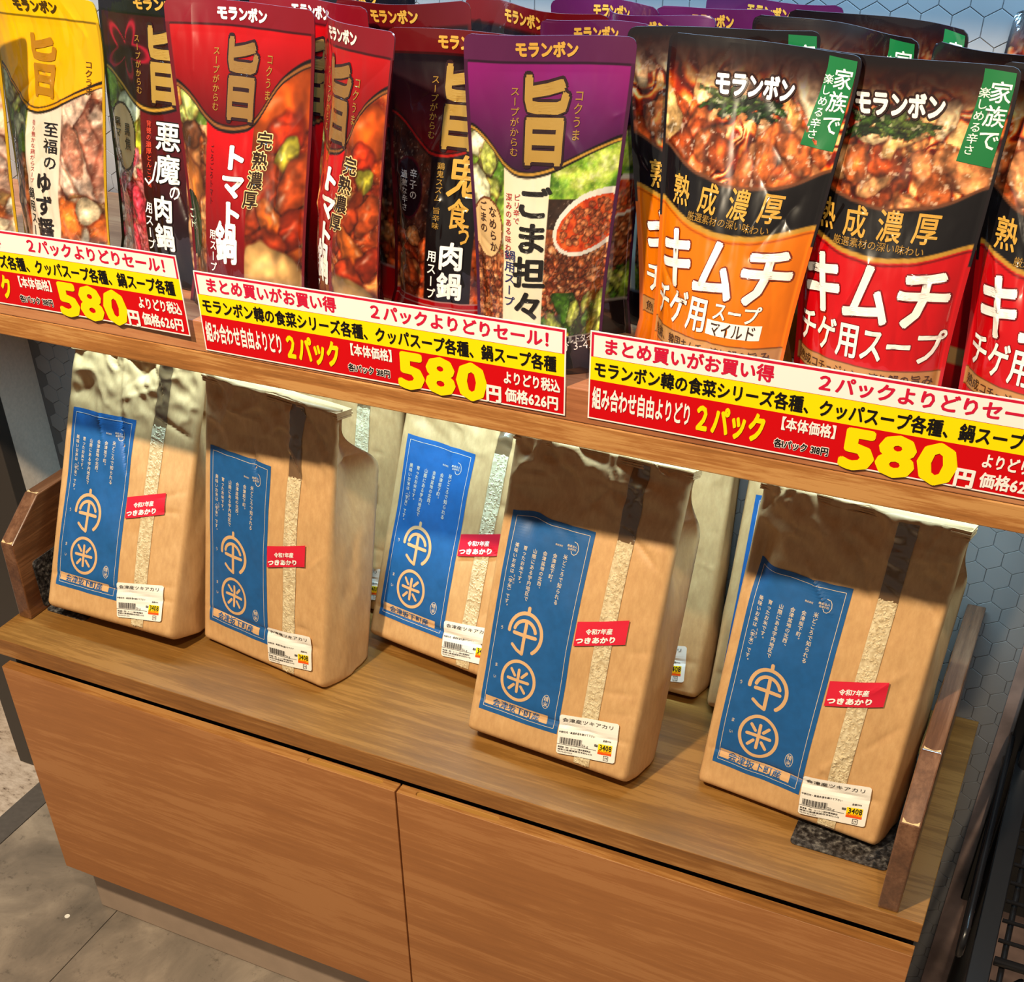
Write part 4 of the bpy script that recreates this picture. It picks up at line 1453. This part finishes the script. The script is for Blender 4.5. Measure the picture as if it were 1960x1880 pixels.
class Pouch:
    def __init__(self, Wd, H, dmax, seed, lean, roll, curl=0.0, twist=0.0, wave=0.004, crumple=1.0, kink=0.0, taper=0.0):
        self.taper = taper
        self.W, self.H, self.d, self.seed = Wd, H, dmax, seed
        self.lean, self.roll, self.curl, self.twist, self.wave, self.crumple, self.kink = lean, roll, curl, twist, wave, crumple, kink
        r = random.Random(seed)
        self.folds = []
        for _ in range(int(9 * crumple)):
            a = r.choice((-1, 1)) * r.uniform(.15, .5) * Wd
            h = r.uniform(.25, .88) * H
            an = r.uniform(-1.2, 1.2) + math.pi / 2
            L_ = r.uniform(.03, .09)
            self.folds.append((a, h, a + L_ * math.cos(an), h + L_ * math.sin(an), r.choice((-1, 1)) * r.uniform(.0010, .0028), r.uniform(.0025, .006)))

    def thick(self, v):
        t = np.clip(v / 0.90, 0, 1)
        return self.d * (1 - t ** 2) ** 1.15 * 1.12 * (0.78 + 0.22 * np.sin(np.clip(v / 0.62, 0, 1) * np.pi))

    def mid(self, a, h):
        v, q = h / self.H, a / (self.W / 2)
        y = self.curl * q * q * v * v + self.twist * q * v
        y = y + self.wave * np.sin(q * 2.6 + self.seed) * v ** 3 * 2
        y = y + self.kink * np.clip(v - .72, 0, 1) ** 2 * 12
        return y

    def surf(self, a, h, off=0.0, back=False):
        fy = self.surf(a, h)[..., 1] if back else None
        a, h = np.asarray(a, float), np.asarray(h, float)
        v = h / self.H
        rc = 0.007
        k = np.clip(rc - (self.H - h), 0, rc)
        lim = self.W / 2 - (rc - np.sqrt(np.maximum(rc * rc - k * k, 0)))
        a = a * lim / (self.W / 2)
        q = np.clip(np.abs(a) / (self.W / 2 - 0.006), 0, 1)
        th = self.thick(v)
        bell = np.clip(1 - q ** 2.3, 0, 1) ** 0.85
        sgn = 1.0 if back else -1.0
        y = sgn * th * bell * (0.85 if back else 1.0) + self.mid(a, h)
        edge = np.clip((self.W / 2 - np.abs(a)) / 0.012, 0, 1) * np.clip((self.H - h) / 0.02, 0.15, 1) * np.clip(h / 0.02, 0.1, 1)
        n = fbm(a * 34 + h * 6, h * 9, self.seed, 3, 0.55)
        w = (np.abs(n - .5) * 2 - .3) * 0.0030 * self.crumple
        w = w + (fbm(a * 70, h * 34, self.seed + 3, 3) - .5) * 0.0020
        for x0, h0, x1, h1, A, wd in self.folds:
            dx, dh = x1 - x0, h1 - h0
            t = np.clip(((a - x0) * dx + (h - h0) * dh) / (dx * dx + dh * dh), 0, 1)
            w = w + A * np.exp(-np.hypot(a - x0 - t * dx, h - h0 - t * dh) / wd)
        y = y - (w if not back else -w) * edge * (0.35 + 0.65 * np.clip(th / self.d, 0, 1))
        x = a * (1 - 0.13 * np.clip(th / 0.028, 0, 1.2) * np.clip(v / .12, 0, 1))
        x = x * (1 - self.taper * (1 - np.clip(v, 0, 1)) ** 1.2)
        y = y - off + self.lean * h
        if back:
            y = np.maximum(y, fy + 0.0009)
        return np.stack([x + self.roll * h, y, h + 0.0 * a], -1)


N_POUCH = [0]


def soup_pouch(label, kind, top, base, yaw, Wd=0.150, H=0.255, d=0.025, seed=1, detail=True, curl=0.0, twist=0.0, wave=0.003, crumple=1.0, kink=0.0, taper=0.06, group='stand-up soup pouches on the shelf'):
    ya = math.radians(yaw)
    dx, dy = top[0] - base[0], top[1] - base[1]
    lean = (-dx * math.sin(ya) + dy * math.cos(ya)) / H
    roll = (dx * math.cos(ya) + dy * math.sin(ya)) / H
    P = Pouch(Wd, H, d, seed, lean, roll, curl, twist, wave, crumple, kink, taper)
    t = thing('soup_pouch', label, 'pouch', (base[0], base[1], SHELF_Z + 0.0004), (0, 0, ya), group)
    nu, nv = (150, 260) if detail else (72, 120)
    kim = kind in ('mild', 'hot')
    A = Art(nu, nv, H / Wd, seed)
    tab = np.linspace(-.3, 1.1, 600)
    A.V = np.interp(A.V0, vmap(tab, kim), tab)
    A.Y = A.V * A.asp
    if kim:
        paint_kimchi(A, (232, 128, 10) if kind == 'mild' else (206, 14, 26), (176, 84, 6) if kind == 'mild' else (120, 6, 16))
        side = (214, 112, 10) if kind == 'mild' else (190, 16, 26)
        bk = (34, 28, 34)
    else:
        sp = SPEC[kind]
        paint_koku(A, sp)
        side = np.array(sp['seal']) * .8
        bk = np.array(sp['seal']) * .6
    # heat-sealed side edges
    e = np.minimum(A.X, 1 - A.X)
    A.fill((e < .022) * (A.V < .93 if not kim else A.V < .46), side)
    if kim:
        A.fill((e < .02) * (A.V >= .46), (34, 26, 30))
    img = s2l(np.clip(A.img, 0, 255)) ** 1.12 * 0.86
    U, Hh = (A.X - .5) * Wd, A.V0 * H
    iv = int(nv * .925)
    front = P.surf(U, Hh)
    mb = MB()
    mb.add(front[:iv].reshape(-1, 3), quads=grid_quads(nu, iv), col=img[:iv].reshape(-1, 3))
    L = Lettering(mb, P.surf)
    seal = MB()
    LS = Lettering(seal, P.surf)
    seal.add(front[iv - 1:].reshape(-1, 3), quads=grid_quads(nu, nv - iv + 1), col=img[iv - 1:].reshape(-1, 3))
    if kim:
        text_kimchi(L, P, kind == 'mild', detail)
    else:
        text_koku(L, P, kind, detail)
    # thin turned-over top edge and the back of the seal
    Bk = P.surf(U[iv - 1:], Hh[iv - 1:], -0.0012)
    seal.add(Bk.reshape(-1, 3), quads=grid_quads(nu, nv - iv + 1)[:, ::-1], col=s2l(bk))
    rim = np.stack([front[-1], Bk[-1]], 1).reshape(-1, 3)
    seal.add(rim, quads=[(2 * i, 2 * i + 2, 2 * i + 3, 2 * i + 1) for i in range(nu - 1)], col=s2l(np.clip(np.array(bk) * 1.6 + 30, 0, 255)))
    for j in (0, -1):
        rim = np.stack([front[iv - 1:, j], Bk[:, j]], 1).reshape(-1, 3)
        seal.add(rim, quads=[(2 * i, 2 * i + 2, 2 * i + 3, 2 * i + 1) for i in range(nv - iv)], col=s2l(bk))
    mb.build('front_film', M['pouch'], t, smooth=True, colors=True)
    seal.build('top_seal', M['pouch'], t, smooth=False, colors=True)
    mb = MB()
    nb, hb = 40, 70
    Ub, Hb = np.meshgrid(np.linspace(-Wd / 2, Wd / 2, nb), np.linspace(0, H * (iv - 1) / (nv - 1), hb))
    Bs = P.surf(Ub, Hb, 0.0, True)
    Bs[-1, :, 1] = P.surf(Ub[-1], Hb[-1])[:, 1] + 0.0011
    mb.add(Bs.reshape(-1, 3), quads=grid_quads(nb, hb)[:, ::-1], col=s2l(bk))
    mb.build('back_film', M['pouch'], t, smooth=True, colors=True)
    mb = MB()
    ub = np.linspace(-Wd / 2, Wd / 2, nb)
    F0, B0 = P.surf(ub, ub * 0), P.surf(ub, ub * 0, 0.0, True)
    C0 = (F0 + B0) / 2 + np.array([0, 0, 0.006]) * (1 - (ub / (Wd / 2)) ** 2)[:, None]
    V = np.stack([F0, C0, B0], 1).reshape(-1, 3)
    mb.add(V, quads=grid_quads(3, nb), col=s2l(bk))
    mb.build('bottom_gusset', M['pouch'], t, smooth=True, colors=True)
    return t


# front row, left to right
soup_pouch('yellow soup pouch cut off by the left edge of the photo', 'yellow', (.098, .092), (.104, .050), 4, seed=3, crumple=1.6)
soup_pouch('crumpled yellow soup pouch whose cream text panel shows beside the black pouch', 'yellow', (.192, .138), (.206, .080), -10, Wd=.165, seed=7, crumple=2.0, kink=-.012, curl=.01)
soup_pouch('black soup pouch with maroon shield and red star, right of the yellow pouches', 'devil', (.306, .182), (.330, .114), -6, Wd=.182, seed=12, curl=.004, taper=-.04, d=.020)
soup_pouch('wide red tomato soup pouch with dark red seal, left of the turned one', 'tomato', (.415, .160), (.440, .072), -1, Wd=.172, seed=15, curl=-.006, taper=.16)
soup_pouch('narrow turned red tomato soup pouch beside the wide one', 'tomato', (.556, .108), (.560, .068), -33, Wd=.138, seed=18, curl=.010, twist=-.004, crumple=1.4)
soup_pouch('black and dark red soup pouch with gold characters, half behind the purple pouch', 'oni', (.650, .150), (.648, .110), 2, Wd=.150, seed=21, H=.246)
soup_pouch('purple soup pouch with cream text panel and meat sauce ladle', 'purple', (.744, .112), (.757, .064), 10, Wd=.142, seed=25, d=.024, H=.255, taper=.12)
soup_pouch('orange mild soup pouch half hidden behind the other orange pouch', 'mild', (.866, .184), (.896, .134), 10, Wd=.155, seed=28, twist=.006)
soup_pouch('orange mild soup pouch with green ribbon, in full view beside the purple pouch', 'mild', (.912, .138), (.916, .062), -14, Wd=.168, seed=33, curl=.004, d=.026, taper=.17, crumple=1.3)
soup_pouch('red kimchi soup pouch in full view right of the orange pouch', 'hot', (1.026, .122), (1.044, .064), -9, Wd=.158, seed=37, d=.026, taper=.14)
soup_pouch('red kimchi soup pouch cut off by the right edge of the photo', 'hot', (1.164, .110), (1.174, .060), -14, Wd=.158, seed=41, d=.026, taper=.14)
# rows behind
BACK = [
    ('green topped soup pouch peeking out behind the yellow and black pouches', 'green', (.282, .218), (.282, .192), 3, .138),
    ('red soup pouch showing only a sliver of seal above the wide tomato pouch', 'tomato', (.468, .186), (.492, .142), -4, .140),
    ('black soup pouch showing only its dark seal behind the wide tomato pouch', 'devil', (.418, .230), (.422, .200), 0, .125),
    ('black soup pouch with gold lettering on its seal, last row left', 'devil', (.476, .260), (.478, .248), 0, .135),
    ('dark red soup pouch with bare upper corner behind the turned tomato pouch', 'oni', (.552, .205), (.592, .172), 12, .130),
    ('dark red soup pouch with wavy gold lettered seal behind the purple pouch', 'oni', (.674, .222), (.680, .200), -10, .165),
    ('dark purple soup pouch in the last row, left of the folded navy ones', 'purple', (.734, .276), (.736, .272), -6, .110),
    ('dark purple soup pouch directly behind the front purple one, its rim just showing', 'purple', (.758, .176), (.762, .166), -4, .100),
    ('dark purple soup pouch turned sideways between purple and orange pouches', 'purple', (.788, .222), (.806, .202), -18, .105),
    ('dark purple soup pouch with tilted seal, behind the sideways one', 'purple', (.832, .272), (.842, .256), 8, .105),
    ('bright purple soup pouch with gold lettered seal in the last row by the wall', 'purple', (.868, .318), (.872, .312), -3, .130),
    ('black soup pouch with green ribbon corner, third row behind the orange pouch', 'mild', (.946, .222), (.958, .185), -20, .160),
    ('black soup pouch with green ribbon corner, highest in the last row', 'hot', (.976, .272), (.985, .250), -20, .165),
    ('black topped soup pouch behind the full red pouch', 'hot', (1.104, .165), (1.108, .128), -14, .155),
    ('black topped soup pouch in the last row at the far right', 'hot', (1.138, .296), (1.140, .280), -16, .155),
]
for i, (lab, kind, top, base, yaw, wd) in enumerate(BACK):
    soup_pouch(lab, kind, top, base, yaw, Wd=wd, seed=60 + 5 * i, detail=False, wave=.004 + .002 * (i % 3), curl=(-.010, .008, .012)[i % 3], d=.019)

# ------------------------------------------------------------------ price signs on the shelf front
M['sign_red'] = plain('sign_red', (204, 4, 14), 0.30)
M['sign_crimson'] = plain('sign_crimson', (206, 22, 60), 0.35)
M['sign_yellow'] = plain('sign_yellow', (255, 222, 0), 0.30)
M['sign_white'] = plain('sign_white', (250, 240, 238), 0.30)
M['sign_black'] = plain('sign_black', (20, 16, 16), 0.35)
SIGN_MATS = [M['sign_white'], M['sign_red'], M['sign_yellow'], M['sign_crimson'], M['sign_black']]


def price_sign(label, x, z, roll, tilt=0.0, yaw=0.0, bow=0.0):
    w, h = 0.385, 0.0785
    mb = MB()

    def S(a, b, off):
        a, b = np.asarray(a, float), np.asarray(b, float)
        return np.stack([a, -off - bow * np.clip(a / w - 0.35, 0, 1) ** 2, b], -1)
    L = Lettering(mb, S, False)
    Wt, R, Y, C, K = 0, 1, 2, 3, 4
    nx = 26
    o = 0.0
    e = 0.0012
    y1, y2 = h * .455, h * .715
    for a, b, c, d, m in ((0, w, 0, e, Wt), (0, w, h - e * .8, h, Wt), (0, e, e, h - e * .8, Wt), (w - e, w, e, h - e * .8, Wt),
                          (e, w - e, e, y1, R), (e, w - e, y1, y2, Y)):
        L.rect(a, b, c, d, None, o, m, nx if b - a > .01 else 1, 4)
    L.rect(e, w - e, y2, h - e * .8, None, o, C, nx, 4)
    L.rect(e + .0022, w - e - .0022, y2 + .0004, h - e * .8 - .0022, None, .00012, Wt, nx, 4)
    # the back of the laminated card
    X, Z = np.meshgrid(np.linspace(0, w, nx + 1), [0, h])
    B = S(X, Z, -0.0007)
    mb.add(B.reshape(-1, 3), quads=grid_quads(nx + 1, 2)[:, ::-1], mat=Wt)
    Fr = S(X, Z, 0.0)
    for r in (0, 1):
        V = np.stack([Fr[r], B[r]], 1).reshape(-1, 3)
        mb.add(V, quads=[(2 * i, 2 * i + 1, 2 * i + 3, 2 * i + 2) if r == 0 else (2 * i, 2 * i + 2, 2 * i + 3, 2 * i + 1) for i in range(nx)], mat=Wt)
    for j in (0, -1):
        V = np.stack([Fr[:, j], B[:, j]], 1).reshape(-1, 3)
        mb.add(V, quads=[(0, 1, 3, 2)] if j == -1 else [(0, 2, 3, 1)], mat=Wt)
    U = lambda u: u * w
    t1, t2 = .00035, .0003
    L.row('まとめ買いがお買い得', U(.030), U(.410), (y2 + h) / 2 - .0004, .0148, None, t1, .034, mat=C)
    L.row('２パックよりどりセール！', U(.495), U(.985), (y2 + h) / 2 - .0004, .0148, None, t1, .034, mat=C)
    L.row('モランボン韓の食菜シリーズ各種、クッパスープ各種、鍋スープ各種', U(.010), U(.978), (y1 + y2) / 2, .0148, None, t1, .032, mat=K)
    L.row('組み合わせ自由よりどり', U(.010), U(.242), y1 * .56, .0210, None, .0005, .030, mat=Wt)
    L.row('２パック', U(.246), U(.408), y1 * .54, .0270, None, .0005, .045, mat=Y)
    L.row('【本体価格】', U(.424), U(.568), y1 * .770, .0120, None, .0005, .030, mat=Wt)
    L.row('各1パック 318円', U(.428), U(.545), y1 * .27, .0078, None, .0007, .035, outline=True, ob=.07, mat=K, omat=Wt)
    L.row('580', U(.566), U(.805), y1 * .505, .0465, None, .0005, .045, mat=Y)
    L.row('円', U(.800), U(.842), y1 * .26, .0170, None, .0005, .045, mat=Wt)
    L.row('よりどり税込', U(.845), U(.988), y1 * .74, .0125, None, .0005, .035, mat=Wt)
    L.row('価格626円', U(.850), U(.985), y1 * .29, .0135, None, .0005, .035, mat=Wt)
    o = mb.build('price_sign', SIGN_MATS)
    o.location = (x, 0.0285, z)
    o.rotation_euler = (math.radians(tilt), math.radians(roll), math.radians(yaw))
    return tag(o, label, 'sign', 'red and yellow sale signs on the shelf front')


price_sign('red and yellow sale sign at the left, below the yellow and black pouches', 0.0165, 0.4525, -1.0, 0, 0, 0.012)
price_sign('red and yellow sale sign in the middle, below the tomato and purple pouches', 0.4140, 0.4455, -0.2)
price_sign('red and yellow sale sign at the right, below the orange and red kimchi pouches', 0.8205, 0.4490, 0.1)

# ------------------------------------------------------------------ the black wire rack at the right
rk = thing('wire_rack', 'black wire display rack standing against the right end of the cabinet', 'rack', (1.33, 0.0, FLOOR_Z))


def rp(x, y, z):
    return (x - 1.33, y, z - FLOOR_Z)


XR = 1.2385
mb = MB()
x0, y0, y1, zr = XR, -0.005, 0.330, 0.006
loop = [rp(x0, y, zr) for y in np.linspace(y1, y0 + .012, 12)] + [rp(x0, y0, zr - .008), rp(x0, y0 - .002, zr - .022), rp(x0, y0 + .008, zr - .034)] + [rp(x0, y, zr - .036) for y in np.linspace(y0 + .02, y1, 12)]
mb.tube(loop, 0.0034)
mb.build('side_rail', M['wire'], rk, smooth=True)
for k in range(13):
    y = y0 + .03 + k * .0243
    mb = MB()
    mb.tube([rp(x0, y, zr), rp(x0 + .003, y, zr - .018), rp(x0, y, zr - .036)], 0.0018)
    mb.build('rail_tie', M['wire'], rk, smooth=True)
mb = MB()
mb.box(XR + .010 - 1.33, XR + .030 - 1.33, -.30, .335, zr - .022 - FLOOR_Z, zr - .016 - FLOOR_Z)
mb.build('flat_bar', M['wire'], rk, bevel=.001)
mb = MB()
mb.tube([rp(XR + .040, y, zr - .028) for y in np.linspace(-.36, .335, 10)], 0.0030)
mb.build('inner_rail', M['wire'], rk, smooth=True)
for k in range(17):
    y = -.118 + k * .0282
    mb = MB()
    heavy = k in (2, 4)
    mb.tube([rp(XR + .031, y, zr - .019), rp(1.62, y, zr - .019)], 0.0046 if heavy else 0.0021)
    mb.build('deck_wire', M['wire'], rk, smooth=True)
mb = MB()
for k, y in enumerate((-.058, -.002)):
    pass
pts = [rp(XR + .046, -.030, zr - .024), rp(XR + .046, -.060, zr - .050), rp(XR + .050, -.064, zr - .085), rp(XR + .058, -.060, zr - .090), rp(XR + .060, -.030, zr - .055), rp(XR + .058, -.014, zr - .026)]
mb.tube(pts, 0.0032, closed=True)
mb.build('hook', M['wire'], rk, smooth=True)
mb = MB()
mb.box(1.2375 - 1.33, 1.62 - 1.33, .322, .336, -.262 - FLOOR_Z, .40 - FLOOR_Z)
mb.build('end_panel', M['wire'], rk, bevel=.002)
for x, y in ((1.262, .300), (1.60, .300), (1.60, -.30)):
    mb = MB()
    mb.tube([rp(x, y, FLOOR_Z), rp(x, y, 0.085)], 0.011, n=16)
    c = len(mb.v)
    mb.tube([rp(x, y, 0.085), rp(x, y, 0.100), rp(x, y, 0.104)], 0.0125, n=16)
    mb.build('post', M['wire'], rk, smooth=True, bevel=0.0015)
mb = MB()
mb.tube([rp(1.262, -.30, FLOOR_Z), rp(1.262, -.30, zr - .024)], 0.011, n=16)
mb.build('post', M['wire'], rk, smooth=True, bevel=0.0015)

mb = MB()
mb.tube([(0, 0, 0), (0, 0, 0.0006)], 0.0042, n=20)
o = mb.build('paper_dot', M['label_white'])
o.location = (-0.012, -0.014, FLOOR_Z + 0.0002)
tag(o, 'tiny white paper dot lying on the grey floor tile left of the plinth', 'paper scrap')

# the lettering source is only a tool
bpy.data.objects.remove(_fo)
bpy.data.curves.remove(_fc)
